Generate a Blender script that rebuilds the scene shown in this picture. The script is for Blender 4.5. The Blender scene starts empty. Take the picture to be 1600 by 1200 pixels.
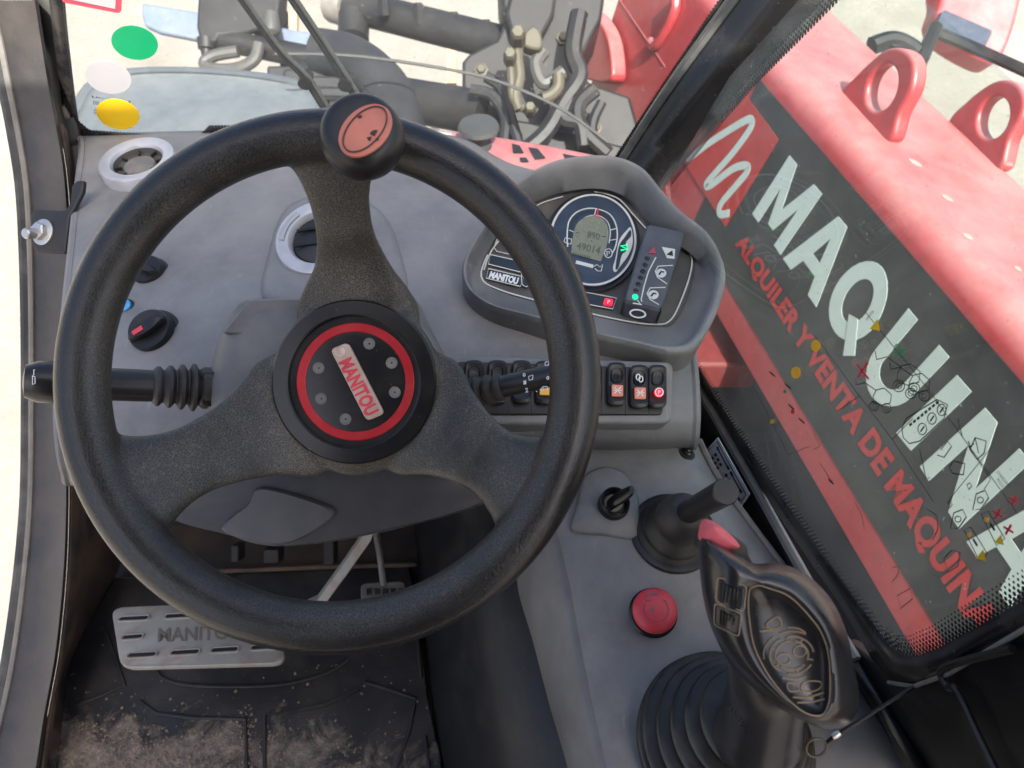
import bpy, bmesh, math, random
from mathutils import Vector, Matrix
from mathutils.bvhtree import BVHTree
random.seed(7)
R = math.radians
SC = bpy.context.scene
COL = SC.collection

# ------------------------------------------------------------------ camera
PITCH = R(52.0); CT, ST = math.cos(PITCH), math.sin(PITCH)
CAM = Vector((0, 0, 2.2)); FPX = 1200.0
cd = bpy.data.cameras.new('camera'); cam = bpy.data.objects.new('camera', cd); COL.objects.link(cam)
cam.location = CAM; cam.rotation_euler = (R(90) - PITCH, 0, 0)
cd.sensor_width = 36; cd.lens = 36 * FPX / 1600; cd.clip_start = 0.02; cd.clip_end = 400
cd.dof.use_dof = True; cd.dof.focus_distance = 0.66; cd.dof.aperture_fstop = 11
SC.camera = cam
# ------------------------------------------------------------------ sky, sun, exposure
SUN_EL, SUN_AZ = R(52), R(164)          # azimuth clockwise from +Y (straight ahead)
w = bpy.data.worlds.new('World'); SC.world = w; w.use_nodes = True
nt = w.node_tree; nt.nodes.clear()
sky = nt.nodes.new('ShaderNodeTexSky'); sky.sky_type = 'NISHITA'; sky.sun_disc = False
sky.sun_elevation = SUN_EL; sky.sun_rotation = SUN_AZ; sky.dust_density = 5; sky.air_density = .8; sky.ozone_density = .6
bg = nt.nodes.new('ShaderNodeBackground'); bg.inputs['Strength'].default_value = 0.15
wo = nt.nodes.new('ShaderNodeOutputWorld')
nt.links.new(sky.outputs[0], bg.inputs[0]); nt.links.new(bg.outputs[0], wo.inputs[0])
sd = bpy.data.lights.new('sun', 'SUN'); sd.energy = 4.0; sd.angle = R(0.6); sd.color = (1, .955, .88)
sun = bpy.data.objects.new('sun', sd); COL.objects.link(sun)
sdir = Vector((math.sin(SUN_AZ) * math.cos(SUN_EL), math.cos(SUN_AZ) * math.cos(SUN_EL), math.sin(SUN_EL)))
sun.rotation_euler = sdir.to_track_quat('Z', 'Y').to_euler(); sun.location = (0, -3, 8)
vs = SC.view_settings; vs.view_transform = 'Standard'; vs.look = 'None'; vs.exposure = 1.3; vs.gamma = 1

# ------------------------------------------------------------------ geometry helpers
UP = Vector((0, 0, 1)); VIEW = Vector((0, CT, -ST)); CUP = Vector((0, ST, CT)); RIGHT = Vector((1, 0, 0))
def cw(x, y, d): return CAM + RIGHT * x + CUP * y + VIEW * d        # camera axes -> world
def ray(u, v): return RIGHT * ((u - 800) / FPX) + CUP * ((600 - v) / FPX) + VIEW
def P(u, v, d): return CAM + ray(u, v) * d
def PH(u, v, h):                                                     # point h metres below eye level
    r = ray(u, v); return CAM + r * (h / -r.z)
def vec(c): return CUP * c[1] + RIGHT * c[0] + VIEW * c[2]
class Plane:
    def __init__(s, o, a, b):                                        # origin and two in-plane directions
        s.o = o; s.n = a.cross(b).normalized()
        if s.n.dot(CAM - o) < 0: s.n.negate()
    def px(s, u, v, lift=0.0):
        r = ray(u, v); t = (s.o - CAM).dot(s.n) / r.dot(s.n); return CAM + r * t + s.n * lift
def plane3(a, b, c): return Plane(a, b - a, c - a)
def catmull(pts, n, closed=False):
    pts = [Vector(p) for p in pts]; m = len(pts); out = []
    segs = m if closed else m - 1
    g = (lambda i: pts[i % m]) if closed else (lambda i: pts[max(0, min(m - 1, i))])
    for k in range(n):
        t = k * segs / (n if closed else n - 1); i = min(int(t), segs - 1); f = t - i
        a, b, c, d = g(i - 1), g(i), g(i + 1), g(i + 2)
        out.append(.5 * ((2 * b) + (c - a) * f + (2 * a - 5 * b + 4 * c - d) * f * f + (3 * b - a - 3 * c + d) * f ** 3))
    return out
def resample(pts, n, closed=True):                                   # even arc length
    q = list(pts) + ([pts[0]] if closed else []); L = [0]
    for i in range(1, len(q)): L.append(L[-1] + (q[i] - q[i - 1]).length)
    out = []; j = 0
    for k in range(n):
        t = L[-1] * k / (n if closed else n - 1)
        while j < len(L) - 2 and L[j + 1] < t: j += 1
        f = (t - L[j]) / max(1e-9, L[j + 1] - L[j]); out.append(q[j].lerp(q[j + 1], f))
    return out
def smooth2(pts, n, closed=True): return resample(catmull([Vector((p[0], p[1], 0)) for p in pts], n * 4, closed), n, closed)
def loft(bm, rings, cap0=True, cap1=True, closed=True):
    vs_ = [[bm.verts.new(p) for p in r] for r in rings]; n = len(rings[0])
    for a, b in zip(vs_, vs_[1:]):
        for i in range(n if closed else n - 1):
            j = (i + 1) % n; bm.faces.new((a[i], a[j], b[j], b[i]))
    if cap0: bm.faces.new(vs_[0][::-1])
    if cap1: bm.faces.new(vs_[-1])
    return bm
def frame(ax):
    ax = ax.normalized(); t = Vector((0, 0, 1)) if abs(ax.z) < .9 else Vector((1, 0, 0))
    a = ax.cross(t).normalized(); return a, ax.cross(a)
def lathe(bm, o, ax, prof, seg=32, cap0=True, cap1=True, sx=1, basis=None):
    a, b = basis if basis else frame(ax); ax = ax.normalized()
    rings = [[o + ax * h + (a * math.cos(2 * math.pi * k / seg) * sx + b * math.sin(2 * math.pi * k / seg)) * r for k in range(seg)] for r, h in prof]
    return loft(bm, rings, cap0, cap1)
def tube(bm, pts, r, seg=10, caps=True, flat=1.0):
    n = len(pts); rr = r if isinstance(r, (list, tuple)) else [r] * n; rings = []; a = None
    for i in range(n):
        t = (pts[min(i + 1, n - 1)] - pts[max(i - 1, 0)]).normalized()
        if a is None: a = frame(t)[0]
        a = (a - t * a.dot(t)).normalized(); b = t.cross(a)
        rings.append([pts[i] + (a * math.cos(2 * math.pi * k / seg) + b * math.sin(2 * math.pi * k / seg) * flat) * rr[i] for k in range(seg)])
    return loft(bm, rings, caps, caps)
def prism(bm, pts, off):                                             # planar outline thickened by the vector off
    return loft(bm, [[p for p in pts], [p + off for p in pts]])
def box(bm, o, a, b, c):                                             # corner o, edges a b c
    return loft(bm, [[o, o + a, o + a + b, o + b], [o + c, o + a + c, o + a + b + c, o + b + c]])
def cbox(bm, c, a, b, d): return box(bm, c - a / 2 - b / 2 - d / 2, a, b, d)
def stroke(bm, pts, w, n, h=.0006, closed=False):                    # ribbon with a little height
    m = len(pts); L = []; Rr = []
    for i in range(m):
        if closed: t = pts[(i + 1) % m] - pts[i - 1]
        else: t = pts[min(i + 1, m - 1)] - pts[max(i - 1, 0)]
        s = t.cross(n).normalized() * (w / 2); L.append(pts[i] + s); Rr.append(pts[i] - s)
    rings = [[l, l + n * h, r + n * h, r] for l, r in zip(L, Rr)]
    if closed: rings.append(rings[0])
    return loft(bm, rings, not closed, not closed)
def ell(cx, cy, rx, ry, ang=0, n=40):
    c, s = math.cos(R(ang)), math.sin(R(ang)); o = []
    for k in range(n):
        a = 2 * math.pi * k / n; x, y = rx * math.cos(a), ry * math.sin(a); o.append((cx + x * c - y * s, cy + x * s + y * c))
    return o
def rrect(c4, rad=.22, n=5):                                         # rounded quad from 4 corners (2-d or 3-d)
    c4 = [Vector(p) for p in c4]; o = []
    for i in range(4):
        p, a, b = c4[i], c4[i - 1], c4[(i + 1) % 4]
        l = min((a - p).length, (b - p).length) * rad
        q0 = p + (a - p).normalized() * l; q1 = p + (b - p).normalized() * l
        for k in range(n):
            f = k / (n - 1); o.append(q0 * (1 - f) ** 2 + p * 2 * f * (1 - f) + q1 * f * f)
    return o
ORG = {}
def build(name, bm, m, parent=None, ang=35, bevel=0, seg=2, solid=0, sub=0, kind=None):
    if parent is None: off = Vector((0, 0, 0))
    else: off = ORG[parent.name]
    bmesh.ops.recalc_face_normals(bm, faces=bm.faces)
    for vv in bm.verts: vv.co -= off
    me = bpy.data.meshes.new(name); bm.to_mesh(me); bm.free()
    me.polygons.foreach_set('use_smooth', [True] * len(me.polygons)); me.set_sharp_from_angle(angle=R(ang))
    me.materials.append(m)
    o = bpy.data.objects.new(name, me); COL.objects.link(o); o.parent = parent; ORG[o.name] = off
    if solid: md = o.modifiers.new('s', 'SOLIDIFY'); md.thickness = solid; md.offset = -1
    if bevel:
        md = o.modifiers.new('b', 'BEVEL'); md.width = bevel; md.segments = seg; md.limit_method = 'ANGLE'; md.angle_limit = R(40); md.harden_normals = False
    if sub: md = o.modifiers.new('u', 'SUBSURF'); md.levels = sub; md.render_levels = sub
    if kind: o['kind'] = kind
    return o
def thing(name, label, cat, loc, group=None):
    o = bpy.data.objects.new(name, None); COL.objects.link(o); o.location = loc; o.empty_display_size = .05
    o['label'] = label; o['category'] = cat
    if group: o['group'] = group
    ORG[o.name] = Vector(loc); return o
def tag(o, label, cat, group=None):
    o['label'] = label; o['category'] = cat
    if group: o['group'] = group
    return o
def B(): return bmesh.new()
def text_bm(bm, s, q, bold=0.0, lift=Vector((0, 0, 0)), sp=1.0, res=3):  # q = world BL, BR, TL, TR of the lettering
    cu = bpy.data.curves.new('t', 'FONT'); cu.body = s; cu.offset = bold; cu.resolution_u = res; cu.space_character = sp
    ob = bpy.data.objects.new('t', cu); COL.objects.link(ob)
    dg = bpy.context.evaluated_depsgraph_get(); dg.update(); me = ob.evaluated_get(dg).to_mesh()
    xs = [v.co.x for v in me.vertices]; ys = [v.co.y for v in me.vertices]
    x0, x1, y0, y1 = min(xs), max(xs), min(ys), max(ys); vm = []
    for v in me.vertices:
        fx = (v.co.x - x0) / (x1 - x0); fy = (v.co.y - y0) / (y1 - y0)
        vm.append(bm.verts.new(q[0].lerp(q[1], fx).lerp(q[2].lerp(q[3], fx), fy) + lift))
    for p in me.polygons:
        try: bm.faces.new([vm[i] for i in p.vertices])
        except ValueError: pass
    ob.evaluated_get(dg).to_mesh_clear(); bpy.data.objects.remove(ob); bpy.data.curves.remove(cu)
    return bm
def quad(pl, *c, lift=0): return [pl.px(u, v, lift) for u, v in c]

# ------------------------------------------------------------------ materials
def mat(name, col, rough=.5, metal=0, dust=0, dcol=(.42, .37, .31), dscale=14, dlo=.45, dhi=.75, grain=0, gscale=900, mott=.12, spec=.5, coat=0, emit=None, es=0, rvar=.1, flecks=0, chips=0, ccol=(.10, .05, .045), top=0, tcol=(.3, .29, .27)):
    m = bpy.data.materials.new(name); m.use_nodes = True; t = m.node_tree; N = t.nodes; Lk = t.links.new
    b = N['Principled BSDF']; b.inputs['Roughness'].default_value = rough; b.inputs['Metallic'].default_value = metal
    b.inputs['Specular IOR Level'].default_value = spec; b.inputs['Coat Weight'].default_value = coat
    tc = N.new('ShaderNodeTexCoord')
    def noise(sc, det=5, r=.55):
        n = N.new('ShaderNodeTexNoise'); n.inputs['Scale'].default_value = sc; n.inputs['Detail'].default_value = det; n.inputs['Roughness'].default_value = r
        Lk(tc.outputs['Object'], n.inputs['Vector']); return n.outputs['Fac']
    def ramp(src, lo, hi, a=0., b_=1.):
        r = N.new('ShaderNodeMapRange'); r.inputs[1].default_value = lo; r.inputs[2].default_value = hi; r.inputs[3].default_value = a; r.inputs[4].default_value = b_
        Lk(src, r.inputs[0]); return r.outputs[0]
    def mix(fac, a, c):
        x = N.new('ShaderNodeMix'); x.data_type = 'RGBA'
        Lk(fac, x.inputs[0])
        if isinstance(a, tuple): x.inputs[6].default_value = (*a, 1)
        else: Lk(a, x.inputs[6])
        if isinstance(c, tuple): x.inputs[7].default_value = (*c, 1)
        else: Lk(c, x.inputs[7])
        return x.outputs[2]
    base = mix(ramp(noise(38, 6), .3, .7), tuple(max(0, c * (1 - mott)) for c in col), tuple(min(1, c * (1 + mott)) for c in col))
    if dust:
        f = ramp(noise(dscale, 8, .65), dlo, dhi, 0, dust); base = mix(f, base, dcol)
        Lk(ramp(f, 0, 1, rough, .95), b.inputs['Roughness'])
    else:
        Lk(ramp(noise(55, 5), .3, .7, max(.02, rough - rvar), min(1, rough + rvar)), b.inputs['Roughness'])
    if flecks:
        f = ramp(noise(420, 2), .70, .74, 0, flecks); base = mix(f, base, dcol)
    if chips:
        mp = N.new('ShaderNodeMapping'); mp.inputs['Scale'].default_value = (160, 26, 70); mp.inputs['Rotation'].default_value = (.4, .3, .8); Lk(tc.outputs['Object'], mp.inputs[0])
        sn = N.new('ShaderNodeTexNoise'); sn.inputs['Scale'].default_value = 1; sn.inputs['Detail'].default_value = 4; Lk(mp.outputs[0], sn.inputs['Vector'])
        base = mix(ramp(sn.outputs['Fac'], .69, .72, 0, chips), base, ccol); base = mix(ramp(noise(75, 4, .6), .70, .72, 0, chips), base, ccol)
    if top:                                                          # upward faces paler: settled dust, with sunlit brightness painted into the colour
        ge = N.new('ShaderNodeNewGeometry'); sp = N.new('ShaderNodeSeparateXYZ'); Lk(ge.outputs['Normal'], sp.inputs[0])
        mu = N.new('ShaderNodeMath'); mu.operation = 'MULTIPLY'; Lk(ramp(sp.outputs['Z'], .45, .95, 0, top), mu.inputs[0]); Lk(ramp(noise(dscale * 1.7, 9, .7), .30, .62, .35, 1), mu.inputs[1])
        base = mix(mu.outputs[0], base, tcol)
    Lk(base, b.inputs['Base Color'])
    if grain:
        bp = N.new('ShaderNodeBump'); bp.inputs['Strength'].default_value = grain; bp.inputs['Distance'].default_value = .0006
        Lk(noise(gscale, 3, .6), bp.inputs['Height']); Lk(bp.outputs[0], b.inputs['Normal'])
    if emit: b.inputs['Emission Color'].default_value = (*emit, 1); b.inputs['Emission Strength'].default_value = es
    return m
def leather():
    m = mat('wheel_leather', (.009, .0094, .0104), .36, 0); t = m.node_tree; N = t.nodes; Lk = t.links.new; b = N['Principled BSDF']
    tc = [n for n in N if n.type == 'TEX_COORD'][0]
    nz = N.new('ShaderNodeTexNoise'); nz.inputs['Scale'].default_value = 260; nz.inputs['Detail'].default_value = 2
    Lk(tc.outputs['Object'], nz.inputs['Vector'])
    ad = N.new('ShaderNodeMixRGB'); ad.blend_type = 'LINEAR_LIGHT'; ad.inputs[0].default_value = .0016
    Lk(tc.outputs['Object'], ad.inputs[1]); Lk(nz.outputs['Color'], ad.inputs[2])
    vo = N.new('ShaderNodeTexVoronoi'); vo.feature = 'DISTANCE_TO_EDGE'; vo.inputs['Scale'].default_value = 520
    Lk(ad.outputs[0], vo.inputs['Vector'])
    cr = N.new('ShaderNodeMapRange'); cr.inputs[1].default_value = .02; cr.inputs[2].default_value = .12; cr.inputs[3].default_value = 1; cr.inputs[4].default_value = 0
    Lk(vo.outputs['Distance'], cr.inputs[0])
    n2 = N.new('ShaderNodeTexNoise'); n2.inputs['Scale'].default_value = 17; n2.inputs['Detail'].default_value = 5
    Lk(tc.outputs['Object'], n2.inputs['Vector'])
    # wear: the spokes (near the axis) have opened, dust-filled grain; the outer rim is polished by hands
    ln = N.new('ShaderNodeVectorMath'); ln.operation = 'LENGTH'; Lk(tc.outputs['Object'], ln.inputs[0])
    wr = N.new('ShaderNodeMapRange'); wr.inputs[1].default_value = .176; wr.inputs[2].default_value = .118; wr.inputs[3].default_value = .015; wr.inputs[4].default_value = .80
    Lk(ln.outputs['Value'], wr.inputs[0])
    n3 = N.new('ShaderNodeMapRange'); n3.inputs[1].default_value = .30; n3.inputs[2].default_value = .62; n3.inputs[3].default_value = .25; Lk(n2.outputs['Fac'], n3.inputs[0])
    mu = N.new('ShaderNodeMath'); mu.operation = 'MULTIPLY'; Lk(wr.outputs[0], mu.inputs[0]); Lk(n3.outputs[0], mu.inputs[1])
    mv = N.new('ShaderNodeMath'); mv.operation = 'MULTIPLY'; Lk(mu.outputs[0], mv.inputs[0]); Lk(cr.outputs[0], mv.inputs[1])
    base = b.inputs['Base Color'].links[0].from_socket
    # overall dusty veil on the spokes
    mx0 = N.new('ShaderNodeMix'); mx0.data_type = 'RGBA'; sc = N.new('ShaderNodeMath'); sc.operation = 'MULTIPLY'; sc.inputs[1].default_value = .42
    Lk(mu.outputs[0], sc.inputs[0]); Lk(sc.outputs[0], mx0.inputs[0]); Lk(base, mx0.inputs[6]); mx0.inputs[7].default_value = (.15, .142, .12, 1)
    mx = N.new('ShaderNodeMix'); mx.data_type = 'RGBA'; Lk(mv.outputs[0], mx.inputs[0]); Lk(mx0.outputs[2], mx.inputs[6]); mx.inputs[7].default_value = (.20, .178, .135, 1)
    Lk(mx.outputs[2], b.inputs['Base Color'])
    rg = N.new('ShaderNodeMapRange'); rg.inputs[3].default_value = .26; rg.inputs[4].default_value = .62; Lk(mu.outputs[0], rg.inputs[0]); Lk(rg.outputs[0], b.inputs['Roughness'])
    bp = N.new('ShaderNodeBump'); bp.inputs['Strength'].default_value = .25; bp.inputs['Distance'].default_value = .0003; bp.invert = True
    Lk(cr.outputs[0], bp.inputs['Height']); Lk(bp.outputs[0], b.inputs['Normal'])
    return m
def glass(name, dust=.16, scale=5, tint=(.93, .95, .95), base=.05):
    m = bpy.data.materials.new(name); m.use_nodes = True; t = m.node_tree; N = t.nodes; Lk = t.links.new; N.clear()
    out = N.new('ShaderNodeOutputMaterial'); tr = N.new('ShaderNodeBsdfTransparent'); tr.inputs[0].default_value = (*tint, 1)
    gl = N.new('ShaderNodeBsdfGlossy'); gl.inputs['Roughness'].default_value = .02
    df = N.new('ShaderNodeBsdfDiffuse'); df.inputs[0].default_value = (.58, .58, .54, 1)
    tl = N.new('ShaderNodeBsdfTranslucent'); tl.inputs[0].default_value = (.58, .58, .54, 1)
    dd = N.new('ShaderNodeMixShader'); dd.inputs[0].default_value = .5; Lk(df.outputs[0], dd.inputs[1]); Lk(tl.outputs[0], dd.inputs[2])
    lw = N.new('ShaderNodeLayerWeight'); lw.inputs[0].default_value = .5
    p5 = N.new('ShaderNodeMath'); p5.operation = 'POWER'; p5.inputs[1].default_value = 5; Lk(lw.outputs['Facing'], p5.inputs[0])
    fr = N.new('ShaderNodeMath'); fr.operation = 'MULTIPLY_ADD'; fr.inputs[1].default_value = .6; fr.inputs[2].default_value = .03; Lk(p5.outputs[0], fr.inputs[0])
    m1 = N.new('ShaderNodeMixShader'); Lk(fr.outputs[0], m1.inputs[0]); Lk(tr.outputs[0], m1.inputs[1]); Lk(gl.outputs[0], m1.inputs[2])
    tc = N.new('ShaderNodeTexCoord'); n = N.new('ShaderNodeTexNoise'); n.inputs['Scale'].default_value = scale; n.inputs['Detail'].default_value = 9; n.inputs['Roughness'].default_value = .62; n.inputs['Distortion'].default_value = .6
    Lk(tc.outputs['Object'], n.inputs['Vector'])
    r = N.new('ShaderNodeMapRange'); r.inputs[1].default_value = .35; r.inputs[2].default_value = .75; r.inputs[3].default_value = base; r.inputs[4].default_value = dust; Lk(n.outputs['Fac'], r.inputs[0])
    n2 = N.new('ShaderNodeTexNoise'); n2.inputs['Scale'].default_value = 230; n2.inputs['Detail'].default_value = 2; Lk(tc.outputs['Object'], n2.inputs['Vector'])
    r2 = N.new('ShaderNodeMapRange'); r2.inputs[1].default_value = .70; r2.inputs[2].default_value = .76; r2.inputs[3].default_value = 0; r2.inputs[4].default_value = .30; Lk(n2.outputs['Fac'], r2.inputs[0])
    ad = N.new('ShaderNodeMath'); ad.operation = 'ADD'; ad.use_clamp = True; Lk(r.outputs[0], ad.inputs[0]); Lk(r2.outputs[0], ad.inputs[1])
    m2 = N.new('ShaderNodeMixShader'); Lk(ad.outputs[0], m2.inputs[0]); Lk(m1.outputs[0], m2.inputs[1]); Lk(dd.outputs[0], m2.inputs[2])
    Lk(m2.outputs[0], out.inputs[0]); return m
M = {}
M['leather'] = leather()
M['dash'] = mat('dash_plastic', (.105, .105, .110), .40, dust=.6, dcol=(.28, .272, .255), dscale=9, dlo=.40, dhi=.70, grain=.25, gscale=1500, flecks=.35, chips=.4, ccol=(.30, .295, .28), top=.5, tcol=(.33, .325, .31))
M['dash_dark'] = mat('dark_dash_plastic', (.030, .030, .035), .5, dust=.2, dcol=(.2, .18, .15), dscale=9, grain=.25, gscale=1500)
M['shadegrey'] = mat('violet_grey_plastic', (.072, .068, .075), .5, dust=.2, dcol=(.2, .18, .16), dscale=9, grain=.25, gscale=1500)
M['shroud'] = mat('column_plastic', (.150, .150, .153), .46, dust=.5, dcol=(.30, .295, .28), dscale=9, grain=.25, gscale=1500, flecks=.3)
M['black'] = mat('black_plastic', (.012, .012, .013), .36, dust=.16, dcol=(.13, .12, .10), dscale=12, grain=.1, gscale=1800, flecks=.25)
M['gloss'] = mat('gloss_black_plastic', (.007, .007, .008), .28, dust=.07, dcol=(.2, .19, .17), dscale=25, flecks=.3)
M['rubber'] = mat('dusty_rubber', (.017, .017, .0165), .5, dust=.4, dcol=(.15, .135, .105), dscale=16, dlo=.42, dhi=.72, grain=.3, gscale=900, flecks=.4)
M['frame'] = mat('painted_frame', (.034, .031, .030), .36, dust=.42, dcol=(.13, .108, .09), dscale=11, dlo=.44, dhi=.74, grain=.3, gscale=300, flecks=.5)
M['pillar'] = mat('pillar_black', (.010, .010, .0105), .22, dust=.22, dcol=(.16, .15, .135), dscale=12, dlo=.5, dhi=.82, grain=.15, gscale=300, flecks=.5)
M['seal'] = mat('seal_rubber', (.03, .032, .034), .45, dust=.5, dcol=(.22, .21, .19), dscale=12)
M['red'] = mat('boom_red', (.37, .038, .044), .34, dust=.2, dcol=(.42, .20, .18), dscale=5, dlo=.45, dhi=.75, flecks=.4, chips=.55, ccol=(.20, .09, .08), top=.75, tcol=(.50, .26, .25))  # tcol puts the sunlit pink of the boom top into the colour
M['redshade'] = mat('shaded_red_paint', (.20, .028, .028), .6, dust=.5, dcol=(.12, .08, .07), dscale=9)  # darker copy of the red: shade below the boom put into the colour
M['redp'] = mat('red_plastic', (.68, .055, .075), .4, dust=.12, dcol=(.3, .2, .18), dscale=40)
M['pinkp'] = mat('faded_red_plastic', (.62, .10, .12), .5, dust=.2, dcol=(.35, .2, .2), dscale=60)
M['redring'] = mat('red_anodised', (.48, .012, .02), .38, metal=.25, dust=.12, dcol=(.3, .2, .18), dscale=60)
M['salmon'] = mat('faded_emblem', (.62, .20, .13), .5, dust=.3, dcol=(.2, .12, .1), dscale=70, dlo=.55, dhi=.8)
M['duct'] = mat('shadowed_duct', (.075, .07, .06), .7, dust=.4, dcol=(.13, .12, .1), dscale=60)
M['silver'] = mat('silver_paint', (.50, .51, .53), .28, metal=.25, dust=.15, dcol=(.4, .36, .3), dscale=30)
M['badge'] = mat('worn_badge', (.62, .47, .38), .36, metal=.4, dust=.6, dcol=(.42, .17, .09), dscale=90)
M['pale'] = mat('worn_pink_paint', (.48, .30, .27), .6)
M['steel'] = mat('zinc_steel', (.55, .55, .53), .38, metal=.8, dust=.4, dcol=(.3, .24, .18), dscale=50)
M['steelrust'] = mat('rusty_steel', (.30, .285, .25), .55, metal=.15, dust=.7, dcol=(.27, .13, .06), dscale=26, dlo=.5, dhi=.78, flecks=.4)
M['emboss'] = mat('worn_emboss', (.17, .155, .13), .6, dust=.6, dcol=(.22, .12, .06), dscale=60)
M['lip'] = mat('bare_dusty_edge', (.16, .155, .145), .55, dust=.6, dcol=(.3, .26, .2), dscale=40)
M['flange'] = mat('dirty_flange', (.035, .028, .024), .6, dust=.85, dcol=(.17, .10, .06), dscale=13, dlo=.40, dhi=.66, grain=.5, gscale=300, flecks=.4)
M['white'] = mat('white_print', (.78, .80, .79), .5, mott=.03)
M['letter'] = mat('white_letter_vinyl', (.52, .60, .58), .45, dust=.2, dcol=(.4, .42, .38), dscale=12, mott=.03)
M['redletter'] = mat('red_letter_vinyl', (.42, .025, .025), .5, dust=.25, dcol=(.25, .12, .1), dscale=12)
M['decal'] = mat('black_decal_vinyl', (.016, .020, .022), .35, dust=.28, dcol=(.16, .16, .15), dscale=7, dlo=.42, dhi=.8)
M['ground'] = mat('pale_concrete', (.30, .275, .235), .9, dust=.6, dcol=(.20, .175, .145), dscale=2.2, dlo=.4, dhi=.7, flecks=.3, grain=.4, gscale=60)
M['mat'] = mat('rubber_mat', (.013, .013, .0145), .5, dust=.2, dcol=(.17, .14, .11), dscale=12, flecks=.5, grain=.15)
def muddy(m):
    t = m.node_tree; N = t.nodes; Lk = t.links.new; b = N['Principled BSDF']; tc = [n for n in N if n.type == 'TEX_COORD'][0]
    sp = N.new('ShaderNodeSeparateXYZ'); Lk(tc.outputs['Object'], sp.inputs[0])
    def nz(sc, det, r=.65, dist=0):
        n = N.new('ShaderNodeTexNoise'); n.inputs['Scale'].default_value = sc; n.inputs['Detail'].default_value = det; n.inputs['Roughness'].default_value = r; n.inputs['Distortion'].default_value = dist; Lk(tc.outputs['Object'], n.inputs['Vector']); return n.outputs['Fac']
    def mr(src, a, b_, c, d):
        r = N.new('ShaderNodeMapRange'); r.inputs[1].default_value = a; r.inputs[2].default_value = b_; r.inputs[3].default_value = c; r.inputs[4].default_value = d; Lk(src, r.inputs[0]); return r.outputs[0]
    def ma(op, a, b_):
        x = N.new('ShaderNodeMath'); x.operation = op; Lk(a, x.inputs[0])
        if isinstance(b_, float): x.inputs[1].default_value = b_
        else: Lk(b_, x.inputs[1])
        return x.outputs[0]
    near = mr(sp.outputs['Y'], .02, -.06, -.16, .17); left = mr(sp.outputs['X'], -.05, .30, .02, -.16)
    f = ma('ADD', ma('ADD', near, left), nz(19, 10, .72, .8)); fac = mr(f, .50, .66, 0, .92); fine = mr(nz(150, 6, .7),   .40, .62, .62, 1.0); fac = ma('MULTIPLY', fac, fine)
    base = b.inputs['Base Color'].links[0].from_socket; mx = N.new('ShaderNodeMix'); mx.data_type = 'RGBA'; Lk(fac, mx.inputs[0]); Lk(base, mx.inputs[6])
    cm = N.new('ShaderNodeMix'); cm.data_type = 'RGBA'; Lk(mr(nz(60, 6), .35, .65, 0, 1), cm.inputs[0]); cm.inputs[6].default_value = (.40, .325, .25, 1); cm.inputs[7].default_value = (.17, .145, .125, 1)
    Lk(cm.outputs[2], mx.inputs[7]); Lk(mx.outputs[2], b.inputs['Base Color'])
    Lk(mr(fac, 0, 1, .48, .95), b.inputs['Roughness'])
    bp = N.new('ShaderNodeBump'); bp.inputs['Strength'].default_value = .8; bp.inputs['Distance'].default_value = .003; Lk(fac, bp.inputs['Height']); Lk(bp.outputs[0], b.inputs['Normal']); return m
M['matmud'] = muddy(mat('muddy_rubber_mat', (.013, .013, .0145), .48, dust=.2, dcol=(.17, .14, .11), dscale=12, flecks=.5))
M['earth'] = mat('floor_dirt', (.015, .013, .012), .8, dust=.6, dcol=(.075, .052, .036), dscale=9, dlo=.38, dhi=.62, grain=.5, gscale=200)
M['mudd'] = mat('dried_mud', (.24, .185, .135), .95, dust=.6, dcol=(.12, .10, .085), dscale=40, grain=.8, gscale=300)
M['darkmetal'] = mat('dark_machine_paint', (.017, .017, .018), .5, dust=.35, dcol=(.075, .068, .06), dscale=7, dlo=.42, dhi=.75)
M['shaft'] = mat('chassis_dark', (.012, .0115, .0115), .7, dust=.3, dcol=(.06, .05, .045), dscale=4)
M['bluesteel'] = mat('blue_grey_plate', (.14, .18, .25), .5, dust=.15)
M['fender'] = mat('grey_mudguard', (.12, .137, .145), .5, dust=.4, dcol=(.22, .225, .22), dscale=4, dlo=.4, dhi=.8)
M['tyre'] = mat('tyre_rubber', (.018, .019, .022), .6, dust=.3, dcol=(.08, .078, .075), dscale=6)
M['padgrey'] = mat('worn_pad_rubber', (.20, .195, .18), .6, dust=.5, dcol=(.24, .19, .14), dscale=40)
M['timber'] = mat('pale_timber', (.55, .36, .22), .8)
M['hose'] = mat('grey_hose', (.07, .07, .066), .5, dust=.4, dcol=(.14, .13, .11))
M['brass'] = mat('zinc_fitting', (.10, .09, .062), .55, metal=.2, dust=.3, dcol=(.1, .09, .07))
M['glass'] = glass('windscreen_glass', dust=.034, base=.006, scale=4)
M['sglass'] = glass('side_glass', dust=.11, base=.014, scale=7, tint=(.88, .93, .91))
M['frit'] = mat('black_frit', (.012, .012, .013), .25, dust=.15)
M['green'] = mat('green_vinyl', (.0, .26, .10), .4, mott=.05)
M['greyv'] = mat('pale_grey_vinyl', (.40, .39, .40), .4, mott=.03)
M['yellow'] = mat('yellow_vinyl', (.85, .55, .01), .4, mott=.05)
M['crimson'] = mat('crimson_print', (.42, .05, .08), .5)
M['face'] = mat('cluster_face', (.070, .068, .062), .45, dust=.3, dcol=(.2, .18, .14), dscale=20, grain=.1)
M['dial'] = mat('gauge_blue', (.028, .045, .070), .3, dust=.12, dcol=(.2, .2, .2), dscale=40)
M['lcd'] = mat('lcd_panel', (.20, .215, .15), .3, mott=.04)
M['lcdink'] = mat('lcd_ink', (.09, .10, .075), .5)
M['line'] = mat('printed_line', (.60, .60, .56), .5, mott=.03)
M['navy'] = mat('navy_print', (.02, .03, .04), .35)
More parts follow.
